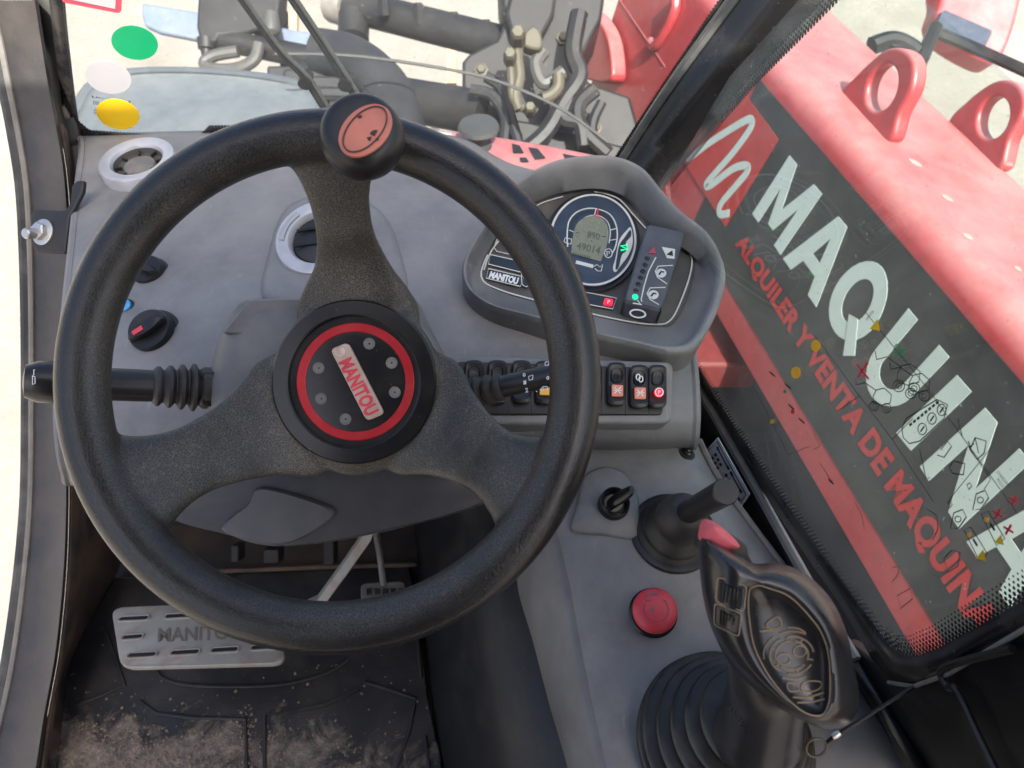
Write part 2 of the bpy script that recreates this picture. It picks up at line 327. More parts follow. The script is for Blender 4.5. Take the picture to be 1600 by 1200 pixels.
M['pad'] = mat('keypad_grey', (.075, .08, .095), .45, dust=.15, dcol=(.2, .19, .17), dscale=40)
M['led_g'] = mat('green_led', (.0, .5, .15), .3, emit=(.0, 1, .3), es=.7)
M['led_r'] = mat('red_led', (.6, .01, .03), .3, emit=(1, .02, .06), es=.5)
M['amber'] = mat('amber_lens', (.85, .45, .02), .35)
M['orange'] = mat('orange_lens', (.72, .24, .15), .4)
M['blue'] = mat('blue_button', (.05, .33, .62), .35)
M['plate'] = mat('blue_grey_label', (.36, .39, .45), .45)
M['ink'] = mat('black_ink', (.015, .015, .015), .5)
M['redink'] = mat('red_ink', (.6, .03, .05), .5)
M['greenink'] = mat('green_ink', (.02, .30, .10), .5)
M['groove'] = mat('dusty_groove', (.27, .205, .13), .9)
M['grip'] = mat('grip_plastic', (.016, .0165, .019), .22, dust=.14, dcol=(.15, .14, .12), dscale=11, dlo=.45, dhi=.75, grain=.12, gscale=1200, flecks=.3)
M['rubbing'] = mat('boot_rubber', (.016, .016, .015), .38, dust=.38, dcol=(.16, .145, .11), dscale=20, dlo=.42, dhi=.72, grain=.2)

# ================================================================== SETTING
bm = B(); box(bm, Vector((-60, -40, -.3)), Vector((120, 0, 0)), Vector((0, 140, 0)), Vector((0, 0, .3)))
g = build('ground', bm, M['ground'], kind='structure')
FH = 1.15                                                            # cab floor below the eye
bm = B(); box(bm, Vector((-.66, -.5, CAM.z - FH - .05)), Vector((.95, 0, 0)), Vector((0, 1.12, 0)), Vector((0, 0, .05)))
build('cab_floor', bm, M['earth'], kind='structure')
# front wall of the footwell, folding up towards the windscreen base
bm = B(); z0 = CAM.z - FH
prof = [(.60, z0), (.64, z0 + .06), (.68, z0 + .16), (.84, z0 + .36), (.93, z0 + .42), (.95, z0 + .42), (.95, z0 - .04), (.60, z0 - .04)]
loft(bm, [[Vector((x, y, z)) for y, z in prof] for x in (-.64, .19)])
build('footwell_wall', bm, M['shaft'], kind='structure')
# cab roof above the driver (out of the picture; it keeps the sun off the controls)
bm = B(); box(bm, Vector((-.55, -1.5, 2.62)), Vector((1.10, 0, 0)), Vector((0, 1.62, 0)), Vector((0, 0, .05)))
build('cab_roof', bm, M['dash_dark'], kind='structure', bevel=.015)

bm = B(); box(bm, Vector((-.55, -.75, 1.0)), Vector((1.05, 0, 0)), Vector((0, .05, 0)), Vector((0, 0, 1.62)))
build('cab_rear_wall', bm, M['dash_dark'], kind='structure')  # unseen stand-in for cab back and seat, added to block light from behind

# ================================================================== FLOOR MAT
fl = lambda u, v, h=FH - .012: PH(u, v, h)
t = thing('floor_mat', 'black rubber floor mat with raised outlines and dried mud, under the pedals', 'floor mat', fl(350, 1100))
bm = B(); mp = [fl(*p) for p in [(178, 902), (640, 884), (655, 960), (668, 1080), (692, 1200), (720, 1330), (60, 1330), (88, 1200), (102, 1032)]]
prism(bm, mp, UP * -.010); build('mat_sheet', bm, M['matmud'], t, bevel=.003)
def matline(pts, w=.0045, n=40, c=True):
    bm = B(); q = [fl(*p) for p in pts]; q = catmull(q, n) if c else q
    stroke(bm, q, w, UP, .0035); build('raised_rib', bm, M['mat'], t, bevel=.001)
matline([(168, 990), (196, 1072), (115, 1105)], c=False)
matline([(218, 1096), (245, 1115), (300, 1122), (384, 1124), (386, 1200), (388, 1330)], c=False)
matline([(415, 1330), (413, 1118), (460, 1112), (510, 1102), (560, 1078)], c=False)
matline([(570, 1066), (610, 1078), (650, 1092), (640, 1140), (620, 1200), (600, 1330)], c=False)
matline([(240, 1040), (262, 1064), (330, 1073), (440, 1070), (510, 1052), (545, 1030)])
matline([(652, 985), (658, 1060)], c=False)
matline([(664, 1150), (674, 1230)], c=False)
# dried mud on the mat: thin uneven crusts
def mud(cx, cy, rx, ry, n, par, seed, spread=1.0):
    rnd = random.Random(seed); bm = B()
    for k in range(n):
        a = rnd.random() * 6.283; r = rnd.random() ** .5
        c = fl(cx + rx * r * math.cos(a), cy + ry * r * math.sin(a), FH - .013); s = .0005 + .0017 * rnd.random() ** 3
        st = rnd.random() * 6; m_ = 7
        vb = [bm.verts.new(c + Vector((math.cos(st + i * .9) * s * (.6 + .8 * rnd.random()) * spread, math.sin(st + i * .9) * s * (.6 + .8 * rnd.random()), .0003))) for i in range(m_)]
        top = bm.verts.new(c + UP * (.001 + s * .30))
        for i in range(m_): bm.faces.new((vb[i], vb[(i + 1) % m_], top))
    return build('dried_mud', bm, M['mudd'], par, ang=80, kind='stuff')
mud(180, 1170, 95, 55, 420, t, 1); mud(350, 1185, 110, 50, 300, t, 2); mud(385, 1140, 16, 40, 110, t, 3); mud(380, 1190, 260, 60, 420, t, 4); mud(400, 1080, 300, 120, 260, t, 5); mud(240, 1215, 190, 40, 350, t, 15)

# left door frame (sill sweeping up into the front pillar)
st = [(-18, 0, 60, 0, .86), (-2, 60, 69, 60, .885), (12, 130, 80, 130, .91), (26, 200, 94, 205, .935), (40, 290, 106, 285, .955), (46, 400, 112, 400, .985), (48, 520, 110, 520, 1.01), (48, 650, 108, 650, 1.03), (46, 780, 108, 790, 1.04), (36, 900, 104, 900, 1.04), (20, 1020, 92, 1020, 1.03), (2, 1110, 74, 1120, 1.01), (-25, 1210, 60, 1215, .99), (-60, 1330, 40, 1330, .97)]
sL = catmull([P(a, b, e) for a, b, c, d_, e in st], 60); sR = catmull([P(c, d_, e) for a, b, c, d_, e in st], 60)
t = thing('door_frame', 'scuffed dark door frame along the left edge, bright yard beyond it', 'door frame', sL[40])
bm = B(); rings = []
for a, b in zip(sL, sR):
    w_ = (b - a); nrm = (CAM - a).normalized()
    rings.append([a + nrm * -.004, a + w_ * .06 + nrm * .002, a + w_ * .5 + nrm * .006, a + w_ * .92 + nrm * .002, b - nrm * .008, b - nrm * .07, a - nrm * .07])
loft(bm, rings); build('frame_tube', bm, M['frame'], t, ang=50)
bm = B(); tube(bm, [a - (b - a) * .10 - (CAM - a).normalized() * .004 for a, b in zip(sL, sR)], .0075, 8); build('door_seal', bm, M['seal'], t)
bm = B(); tube(bm, [a + (b - a) * .03 + (CAM - a).normalized() * .001 for a, b in zip(sL, sR)], .0042, 8); build('seal_lip', bm, M['lip'], t)
# rusty inner flange between frame and mat, kick panel up to the dashboard
K0 = 13
q1 = [b - (CAM - b).normalized() * .012 for b in sR[K0:]]
tg_ = catmull([PH(*p) for p in [(128, 235, .70), (140, 330, .76), (150, 420, .86), (160, 560, .98), (170, 700, 1.06), (184, 800, 1.10), (188, 870, 1.135), (160, 930, 1.142), (106, 1035, 1.142), (96, 1120, 1.142), (90, 1200, 1.142), (70, 1330, 1.142)]], len(q1))
bm = B(); loft(bm, [q1, [a.lerp(b, .35) - (CAM - a).normalized() * .03 for a, b in zip(q1, tg_)], tg_], False, False, closed=False); build('inner_flange', bm, M['flange'], t, solid=.004, ang=70)

# hinge bracket with bolt on the frame
pb = plane3(P(60, 400, .90), P(110, 400, .885), P(75, 330, .90))
t = thing('hinge_bracket', 'small grey bent bracket with a bolt and washer on the left frame', 'bracket', pb.px(75, 360))
bm = B(); prism(bm, quad(pb, (47, 340), (54, 327), (100, 329), (110, 318), (112, 290), (120, 282), (130, 282), (128, 300), (108, 340), (101, 396), (58, 394), (48, 380)), -pb.n * .006); build('plate', bm, M['darkmetal'], t, bevel=.0015)
bm = B(); lathe(bm, pb.px(68, 363), pb.n, [(.0155, 0), (.0155, .002), (.013, .003)], 28); build('washer', bm, M['steel'], t, bevel=.0004)
bm = B(); lathe(bm, pb.px(68, 363, .003), pb.n, [(.0105, 0), (.0105, .006), (.009, .0075)], 6); build('nut', bm, M['steel'], t, ang=20)
bm = B(); lathe(bm, pb.px(66, 368, .0095), (pb.n + CUP * -.25).normalized(), [(.0062, 0), (.0062, .012), (.005, .0135)], 18); build('bolt_end', bm, M['steel'], t)

# ================================================================== WINDSCREEN
W0 = P(120, 212, 1.02); pw = Plane(W0, RIGHT, P(120, 0, .85) - W0)
t = thing('windscreen', 'dusty clear windscreen with black dotted border above the dashboard', 'windscreen', W0)
bm = B(); prism(bm, quad(pw, (86, -160), (1400, -260), (1000, 292), (840, 300), (760, 262), (340, 226), (108, 226)), -pw.n * .005); build('pane', bm, M['glass'], t)
inner = [(90, -120), (97, 0), (106, 90), (114, 160), (122, 188), (140, 203), (220, 209), (300, 214), (318, 206), (328, 196), (400, 196), (500, 198), (640, 200), (742, 246), (790, 253), (800, 264), (815, 278), (850, 288), (905, 290), (950, 262), (1000, 185), (1070, 80), (1130, -10), (1230, -160)]
outer = [(70, -120), (77, 0), (88, 90), (98, 170), (108, 205), (118, 222), (220, 222), (305, 224), (330, 218), (345, 212), (400, 212), (500, 214), (640, 216), (735, 258), (780, 264), (790, 274), (806, 292), (850, 300), (920, 302), (970, 275), (1030, 190), (1100, 85), (1170, -10), (1270, -160)]
bm = B(); a = [pw.px(*p, lift=.0008) for p in inner]; b = [pw.px(*p, lift=.0008) for p in outer]
loft(bm, [a, b], False, False, closed=False); build('black_border', bm, M['frit'], t, solid=.0005)
def dots(path, pl, rows, pitch, r0, par, side, lift=.0008):
    bm = B(); q = resample([pl.px(*p) for p in path], 2, False)
    pts = [pl.px(*p) for p in path]; L = sum((pts[i + 1] - pts[i]).length for i in range(len(pts) - 1)); n = int(L / pitch); q = resample(pts, n, False)
    for i in range(n):
        tg = (q[min(i + 1, n - 1)] - q[max(i - 1, 0)]).normalized(); nn = pl.n.cross(tg) * side
        for k in range(rows):
            c = q[i] + tg * (pitch * .5 * (k % 2)) + nn * (pitch * .62 * (k + .1)) + pl.n * lift; r = r0 * (1 - .75 * k / rows)
            bm.faces.new([bm.verts.new(c + (tg * math.cos(x * 1.0472) + nn * math.sin(x * 1.0472)) * r) for x in range(6)])
    return build('border_dots', bm, M['frit'], par, kind='stuff')
dots(inner[:12], pw, 5, .0042, .0019, t, -1); dots(inner[12:19], pw, 4, .0042, .0019, t, -1); dots(inner[18:], pw, 5, .0042, .0019, t, -1)
# maker's stamp seen from behind
bm = B(); text_bm(bm, 'MANITOU', quad(pw, (204, 157), (144, 152), (204, 163), (144, 148)), .03, pw.n * .0012)
text_bm(bm, 'GLASS 43R-00', quad(pw, (200, 170), (146, 162), (200, 164), (146, 156)), 0, pw.n * .0012); text_bm(bm, 'AS2', quad(pw, (158, 178), (147, 176), (158, 172), (147, 169)), 0, pw.n * .0012)
build('stamp_lettering', bm, M['ink'], t)
def sticker(name, label, cx, cy, rx, ry, m, ang=14):
    bm = B(); prism(bm, [pw.px(*p, lift=.0022) for p in ell(cx, cy, rx, ry, ang, 48)], -pw.n * .0006); tag(build(name, bm, m), label, 'sticker')
sticker('round_sticker', 'round green sticker on the windscreen', 211, 65, 37, 26, M['green'])
sticker('round_sticker', 'round pale grey sticker on the windscreen between the green and yellow ones', 170, 119, 36.5, 25, M['greyv'])
bm = B(); prism(bm, [pw.px(*p, lift=.0030) for p in ell(185, 176, 34.5, 23, 14, 48)], -pw.n * .0006); tag(build('round_sticker', bm, M['yellow']), 'round yellow sticker on the windscreen, lowest of three', 'sticker')
t2 = thing('label_sticker', 'red framed label at the top left corner of the windscreen', 'label', pw.px(150, 5))
bm = B(); prism(bm, rrect(quad(pw, (96, -60), (192, -50), (190, 20), (97, 2), lift=.0018), .1), -pw.n * .0006); build('red_frame', bm, M['crimson'], t2)
bm = B(); prism(bm, quad(pw, (104, -60), (183, -50), (181, 12), (105, -4), lift=.0024), -pw.n * .0005); build('label_panel', bm, M['greyv'], t2)
# narrow grey edge trim left of the glass
bm = B(); e1 = [P(*p) for p in [(40, -100, .895), (50, 0, .915), (62, 90, .955), (80, 170, .99), (96, 232, 1.015)]]; e2 = [P(*p) for p in [(84, -100, .88), (90, 0, .90), (101, 90, .945), (112, 170, .985), (122, 226, 1.01)]]
loft(bm, [catmull(e1, 20), catmull(e2, 20)], False, False, closed=False); tag(build('glass_edge_trim', bm, M['hose'], solid=.01), 'narrow grey trim strip between the left frame and the windscreen', 'trim')
# wipers outside the glass
pwo = Plane(W0 - pw.n * .035, RIGHT, P(120, 0, .85) - W0)
for nm, lab, pts, w_ in (('wiper_arm', 'dark wiper arm, left one of two behind the windscreen', [(372, -10), (430, 72), (478, 122), (512, 178)], 13), ('wiper_arm', 'dark wiper arm, right one of two above the wheel knob', [(448, -15), (498, 60), (540, 125), (568, 172)], 14)):
    t = thing(nm, lab, 'wiper', pwo.px(*pts[0]))
    bm = B(); tube(bm, [pwo.px(*p) for p in pts], w_ / 2 * .95 / 1200, 8); build('arm', bm, M['darkmetal'], t)
    bm = B(); tube(bm, catmull([pwo.px(p[0] + 9, p[1] - 2, .006) for p in pts], 20), .0028, 8); build('washer_hose', bm, M['hose'], t)
    bm = B(); lathe(bm, pwo.px(*pts[2]) - pw.n * .008, pw.n, [(.009, 0), (.009, .02)], 12); build('joint', bm, M['black'], t)

# ================================================================== RIGHT FRONT PILLAR
pl_l = [P(*p) for p in [(925, 330, 1.0), (950, 275, .985), (985, 215, .955), (1040, 130, .905), (1100, 45, .86), (1150, -25, .82), (1230, -140, .77)]]
pl_r = [P(*p) for p in [(1020, 350, .96), (1036, 292, .945), (1085, 232, .905), (1160, 150, .85), (1235, 72, .80), (1312, -8, .76), (1440, -140, .70)]]
A_ = catmull(pl_l, 40); B_ = catmull(pl_r, 40)
t = thing('front_pillar', 'glossy black front pillar rising between windscreen and side window', 'pillar', A_[0])
bm = B(); rings = []
for a, b in zip(A_, B_):
    w_ = b - a; nr = (CAM - a).normalized()
    rings.append([a, a + w_ * .10 + nr * .010, a + w_ * .30 + nr * .022, a + w_ * .50 + nr * .024, a + w_ * .58 + nr * .018, a + w_ * .85 + nr * .012, b, b - nr * .06, a - nr * .05])
loft(bm, rings); build('post', bm, M['pillar'], t, ang=60)
bm = B(); tube(bm, [a + (b - a) * .10 + (CAM - a).normalized() * .010 for a, b in zip(A_, B_)], .006, 8); build('seal_strip', bm, M['seal'], t)
bm = B(); tube(bm, [a + (b - a) * .95 + (CAM - a).normalized() * .004 for a, b in zip(A_, B_)], .005, 8); build('seal_strip', bm, M['seal'], t)

# ================================================================== SIDE WINDOW
RA, RB = P(1080, 560, .90), P(1430, 1030, .54)
ps = Plane(RA, RB - RA, UP)
t = thing('side_window', 'dusty right side window with dotted border, the boom showing through it', 'window', RA)
bm = B(); prism(bm, quad(ps, (1040, 290), (1065, 560), (1330, 930), (1420, 1060), (1480, 1062), (1640, 960), (1760, 300), (1330, -90), (1140, 120)), -ps.n * .005); build('pane', bm, M['sglass'], t)
si = [(1050, 288), (1110, 214), (1180, 132), (1250, 62), (1330, -20)]
dots(si, ps, 5, .0042, .0019, t, 1)
bi = [(1085, 560), (1150, 668), (1240, 800), (1330, 925), (1385, 1000), (1405, 1022), (1432, 1026), (1470, 1012), (1600, 940), (1680, 895)]
bo = [(1070, 572), (1135, 680), (1225, 815), (1315, 945), (1365, 1030), (1395, 1062), (1440, 1066), (1490, 1046), (1612, 972), (1690, 925)]
bm = B(); loft(bm, [[ps.px(*p, lift=.0008) for p in bi], [ps.px(*p, lift=.0008) for p in bo]], False, False, closed=False); build('black_border', bm, M['frit'], t, solid=.0005)
dots(bi[4:], ps, 6, .0043, .0020, t, 1); dots(bi[:5], ps, 4, .0043, .0016, t, 1)
# slender steel strip and black wall under the window
t = thing('window_sill', 'black sill panel under the side window with a worn grey edge', 'sill', RB)
bm = B(); e = [ps.px(1058, 545), ps.px(1125, 655), ps.px(1200, 785), ps.px(1268, 905), ps.px(1345, 1030), ps.px(1470, 1230)]
tube(bm, [p + ps.n * .004 for p in e[:5]], .0048, 8); build('edge_strip', bm, M['lip'], t)
bm = B(); low = [PH(*p) for p in [(1055, 640, .76), (1080, 700, .74), (1138, 800, .74), (1220, 912, .74), (1310, 1036, .74), (1440, 1240, .74)]]
loft(bm, [[p + ps.n * .002 for p in e], low], False, False, closed=False); build('sill_wall', bm, M['gloss'], t, solid=.006)
pk = plane3(PH(1100, 715, .69), PH(1235, 905, .69), ps.px(1200, 785))
lift = .006
bm = B(); prism(bm, [pk.px(u, v, .009) for u, v in [(1110, 705), (1131, 682), (1181, 770), (1158, 803)]], -pk.n * .0012); lb = build('label_plate', bm, M['plate'], t)
bm = B(); stroke(bm, [pk.px(u, v, .0095) for u, v in [(1115, 705), (1131, 688), (1176, 770), (1158, 796)]], .0010, pk.n, .0003, True)
def lp(a, b): 
    x = [(1110, 705), (1131, 682), (1181, 770), (1158, 803)]
    u = (1 - a) * ((1 - b) * x[0][0] + b * x[3][0]) + a * ((1 - b) * x[1][0] + b * x[2][0]); v = (1 - a) * ((1 - b) * x[0][1] + b * x[3][1]) + a * ((1 - b) * x[1][1] + b * x[2][1]); return pk.px(u, v, .0095)
for b_ in (.16, .24, .32, .50, .58, .66, .82, .90):
    for a_ in (.28, .50): stroke(bm, [lp(a_ - .06, b_), lp(a_ + .06, b_ + .01)], .0030, pk.n, .0003)
stroke(bm, [lp(.75, .12), lp(.75, .45)], .0016, pk.n, .0003); stroke(bm, [lp(.75, .52), lp(.75, .85)], .0016, pk.n, .0003)
for b_ in (.12, .45, .55, .85): stroke(bm, [lp(.70, b_), lp(.80, b_ + .01)], .004, pk.n, .0003)
build('label_print', bm, M['ink'], lb)
# lower rear trim
t = thing('rear_trim', 'black trim panel with a recessed tray in the lower right corner', 'trim panel', ps.px(1500, 1100))
bm = B(); prism(bm, quad(ps, (1318, 1000), (1395, 1056), (1442, 1061), (1494, 1041), (1700, 915), (1800, 1000), (1800, 1400), (1560, 1400), (1420, 1225)), -ps.n * .012); build('panel', bm, M['gloss'], t, bevel=.003)
bm = B(); tube(bm, catmull([ps.px(u, v, .007) for u, v in [(1600, 1010), (1520, 1030), (1492, 1040), (1486, 1052), (1496, 1070), (1512, 1078), (1545, 1145), (1590, 1235)]], 40), .0026, 8); build('tray_lip', bm, M['black'], t)
bm = B(); tube(bm, [ps.px(1400, 1064, .006), ps.px(1440, 1070, .006), ps.px(1496, 1050, .006), ps.px(1640, 966, .006)], .0015, 8); build('window_seal', bm, M['lip'], t)

# stickers on the side window: load chart and working rules, printed on clear film
t = thing('operating_chart', 'clear film chart with line drawings, OK mark and warning triangles on the side window', 'chart', ps.px(1450, 600))
def S(u, v): return ps.px(u, v, .0012)
K, KG = B(), B()
def ln(pts, w=.0007, bm=None, closed=False): stroke(bm if bm is not None else K, [S(*p) for p in pts], w if bm is not None else w * .75, ps.n, .0002, closed)
def Z(x, y): return (1050 + .5419 * x, 350 + .5419 * y)
def zl(pts, w=.0009, bm=None, closed=False): ln([Z(*p) for p in pts], w, bm, closed)
zl([(415, 320), (545, 495), (640, 620), (760, 800)], .0006); zl([(560, 250), (740, 470), (1000, 830)], .0006); zl([(545, 495), (480, 540)], .0006); zl([(640, 620), (700, 560)], .0006); zl([(860, 640), (925, 735), (905, 765)], .0006); zl([(800, 800), (930, 640)], .0005); zl([(240, 470), (340, 665), (400, 640)], .0005)
def machine(x, y, s=1.0, bm=None, mir=1):
    q = lambda pts: [(x + mir * a * s, y + b * s) for a, b in pts]
    zl(q([(0, 0), (12, -22), (40, -28), (66, -5), (62, 25), (30, 34), (0, 22)]), .0009, bm, True)
    for cx, cy in ((4, 36), (48, 44)):
        zl([(x + mir * (cx * s) + 17 * s * math.cos(k * .5236), y + cy * s + 17 * s * math.sin(k * .5236)) for k in range(12)], .0009, bm, True)
        zl([(x + mir * (cx * s) + 9 * s * math.cos(k * .785), y + cy * s + 9 * s * math.sin(k * .785)) for k in range(8)], .0007, bm, True)
    zl(q([(10, -20), (-30, -48), (-60, -40)]), .0009, bm); zl(q([(-60, -40), (-64, -64)]), .0009, bm)
machine(655, 430, 1.0); machine(585, 495, .8, mir=1); machine(690, 455, .9)
zl([(668, 588), (680, 560), (770, 505), (800, 520), (790, 560), (720, 625), (690, 632), (672, 615)], .0010, None, True)
for k in range(8): zl([(690 + k * 11, 580 - k * 9), (697 + k * 11, 574 - k * 9)], .0022)
for x, y in ((727, 590), (755, 560), (783, 535)): zl([(x + 13 * math.cos(k * .7), y + 17 * math.sin(k * .7)) for k in range(9)], .0009, None, True); zl([(x - 5, y + 8), (x + 6, y - 8)], .0014)
zl([(720, 650), (738, 735), (748, 730)], .0009); zl([(780, 650), (800, 625), (812, 640), (790, 672), (770, 665)], .0009); zl([(865, 650), (880, 615), (912, 625), (906, 660), (885, 678)], .0010, None, True); zl([(880, 615), (890, 660)], .0008); zl([(860, 625), (866, 640), (876, 632)], .0012)
zl([(805, 700), (818, 682), (850, 690), (846, 722), (815, 718)], .0011, None, True); zl([(830, 560), (842, 610)], .0009)
for x, y in ((895, 795), (830, 850)): zl([(x - 22, y + 28), (x - 12, y - 18), (x + 14, y - 28), (x + 24, y - 6), (x + 2, y + 26)], .0010, None, True); zl([(x + 9 * math.cos(k * .8), y + 9 * math.sin(k * .8)) for k in range(8)], .0009, None, True)
for x, y in ((862, 755), (806, 808)): zl([(x - 6, y - 4), (x + 2, y - 10), (x + 8, y), (x, y + 10)], .0008, None, True)
for cx, cy in ((880, 925), (930, 880)): zl([(cx - 33, cy - 45), (cx - 12, cy - 52), (cx + 36, cy + 26), (cx + 12, cy + 46)], .0009, None, True); zl([(cx - 6, cy - 18), (cx + 6, cy + 2)], .0024)
zl([(790, 962), (812, 940), (835, 945), (830, 985), (800, 1005)], .0008, None, True); zl([(640, 990), (660, 985), (656, 1010), (640, 1030)], .0006); zl([(655, 1070), (692, 1050), (698, 1080), (664, 1108)], .0007, None, True); zl([(740, 820), (770, 840), (772, 880), (756, 910)], .0008); zl([(413, 605), (430, 640), (412, 650)], .0007); zl([(432, 690), (470, 750)], .0007); zl([(530, 800), (548, 830), (560, 880)], .0007)
for x, y in ((285, 425), (330, 460), (370, 560), (455, 735), (340, 520)): zl([(x, y), (x + 16, y + 14)], .0022)
text_bm(K, 'STANDARD', [S(*Z(*p)) for p in ((940, 716), (975, 760), (947, 709), (982, 753))], .0); text_bm(K, 'MODE', [S(*Z(*p)) for p in ((941, 738), (958, 762), (947, 731), (965, 755))], 0)
text_bm(K, 'DANGER', [S(*Z(*p)) for p in ((562, 273), (582, 247), (568, 278), (588, 252))], 0)
text_bm(KG, 'OK', [S(*Z(*p)) for p in ((640, 372), (672, 392), (648, 340), (682, 362))], .01)
def cross(a, b, c, d, w):
    q = B(); zl([a, b], w, q); zl([c, d], w, q); build('red_cross', q, M['redink'], t)
cross((537, 404), (572, 446), (570, 398), (540, 442), .0019)
for x, y, s in ((945, 835, 15), (992, 796, 14), (976, 880, 14)): cross((x - s, y - s * .6), (x + s, y + s * .6), (x + s * .6, y - s), (x - s * .6, y + s), .0014)
def tri(x, y, s, bm):
    prism(bm, [S(*Z(x + a * s, y + b * s)) for a, b in ((-.9, .5), (.35, -1), (.75, .9))], ps.n * .0003)
for x, y, s in ((592, 292, 18), (898, 955, 17), (950, 910, 15)):
    KY = B(); tri(x, y, s, KY); build('warning_triangle', KY, M['yellow'], t); zl([(x - 3, y - s * .3), (x + 2, y + s * .2)], .0016); zl([(x - .9 * s, y + .5 * s), (x + .35 * s, y - s), (x + .75 * s, y + .9 * s)], .0006, None, True)
for x, y, r in ((419, 350, 17), (361, 428, 17), (862, 895, 7), (913, 852, 7)):
    KO = B(); prism(KO, [S(*Z(x + r * .8 * math.cos(k * .3927), y + r * math.sin(k * .3927))) for k in range(16)], ps.n * .0003); build('orange_symbol', KO, M['amber'], t)
    if r > 10: zl([(x - 7, y + 5), (x - 2, y - 8), (x + 7, y - 4), (x + 5, y + 7)], .0020, None, True)
for x, y, r, mm, nm in ((292, 569, 7, 'amber', 'orange_dot'), (330, 482, 6, 'greenink', 'green_dot'), (352, 540, 7, 'redink', 'red_dot')):
    q = B(); prism(q, [S(*Z(x + r * .85 * math.cos(k * .785), y + r * math.sin(k * .785))) for k in range(8)], ps.n * .0003); build(nm, q, M[mm], t)
build('line_drawings', K, M['ink'], t, kind='stuff'); build('ok_mark', KG, M['greenink'], t)

# ================================================================== BOOM OUTSIDE THE WINDOW
BD = vec((-.241, .751, .615)).normalized(); HD = vec((.26, .616, -.788)).normalized()
HD = (HD - BD * HD.dot(BD)).normalized(); OD = BD.cross(HD).normalized()
if OD.x < 0: OD.negate()                                             # outwards, away from the cab
BO = P(1400, 500, 1.42); pbm = Plane(BO, BD, HD)
def bc(p): q = p - BO; return q.dot(BD), q.dot(HD)
hb = sum(bc(pbm.px(*p))[1] for p in ((1090, 440), (1240, 720), (1400, 1010))) / 3
ht = sum(bc(pbm.px(*p))[1] for p in ((1190, 125), (1400, 365), (1595, 585))) / 3
t = thing('telescopic_boom', 'big red telescopic boom beyond the side window, with white and red lettering', 'boom', BO + BD * .2 + HD * hb)
RAD = .055; WID = .40
prof = []
for k in range(9): a = k / 8 * math.pi / 2; prof.append((RAD - RAD * math.cos(a), ht + RAD * math.sin(a)))
for k in range(9): a = k / 8 * math.pi / 2; prof.append((WID - RAD + RAD * math.sin(a), ht + RAD * math.cos(a)))
prof += [(WID, hb + .02), (WID - .02, hb), (.02, hb), (0, hb + .02)]
bm = B(); loft(bm, [[BO + BD * s + OD * o + HD * h for o, h in prof] for s in (-1.9, -1.2, -.5, .1, .7, 1.5)])
build('boom_tube', bm, M['red'], t, ang=30)
F = lambda u, v, l=.0: pbm.px(u, v, l)
bm = B(); s0 = bc(F(1188, 120))[0]; hs = bc(F(1280, 760))[1]
hs = sum(bc(pbm.px(*p))[1] for p in ((1132, 430), (1290, 700), (1468, 1000))) / 3
q = [BO + BD * s + HD * h - OD * .0015 for s, h in ((s0, ht - .004), (-1.6, ht - .004), (-1.6, hs), (s0 - .02, hs))]
prism(bm, q, OD * .001); build('black_decal', bm, M['decal'], t)
bm = B(); prism(bm, [F(*p) - OD * .003 for p in ((1161, 141), (1218, 218), (1135, 354), (1071, 255))], OD * .001); lg = build('logo_panel', bm, M['redletter'], t)
bm = B(); sq = catmull([F(1000 + .375 * x, .375 * y) - OD * .0035 for x, y in [(200, 668), (300, 592), (440, 505), (470, 505), (462, 540), (390, 640), (285, 760), (300, 772), (390, 705), (445, 690), (452, 715), (400, 780), (342, 850), (338, 892), (378, 888)]], 90)
stroke(bm, sq, .019, OD * -1, .0006); build('logo_squiggle', bm, M['letter'], lg)
# big white letters, each its own piece (unit cells, counter-clockwise)
def O_(cx, cy, rx, ry, n=28, a0=0): return [(cx + rx * math.cos(a0 + 2 * math.pi * k / n), cy + ry * math.sin(a0 + 2 * math.pi * k / n)) for k in range(n)]
GL = {'M': [(0, 0), (.22, 0), (.22, .62), (.42, .12), (.58, .12), (.78, .62), (.78, 0), (1, 0), (1, 1), (.76, 1), (.5, .42), (.24, 1), (0, 1)],
      'I': [(0, 0), (1, 0), (1, 1), (0, 1)],
      'N': [(0, 0), (.24, 0), (.24, .62), (.74, 0), (1, 0), (1, 1), (.76, 1), (.76, .40), (.28, 1), (0, 1)],
      'U': [(0, 1), (0, .38)] + [(.5 - .5 * math.cos(k * math.pi / 12), .38 - .40 * math.sin(k * math.pi / 12)) for k in range(1, 12)] + [(1, .38), (1, 1), (.76, 1), (.76, .38)] + [(.5 + .26 * math.cos(k * math.pi / 10), .38 - .19 * math.sin(k * math.pi / 10)) for k in range(1, 10)] + [(.24, .38), (.24, 1)]}
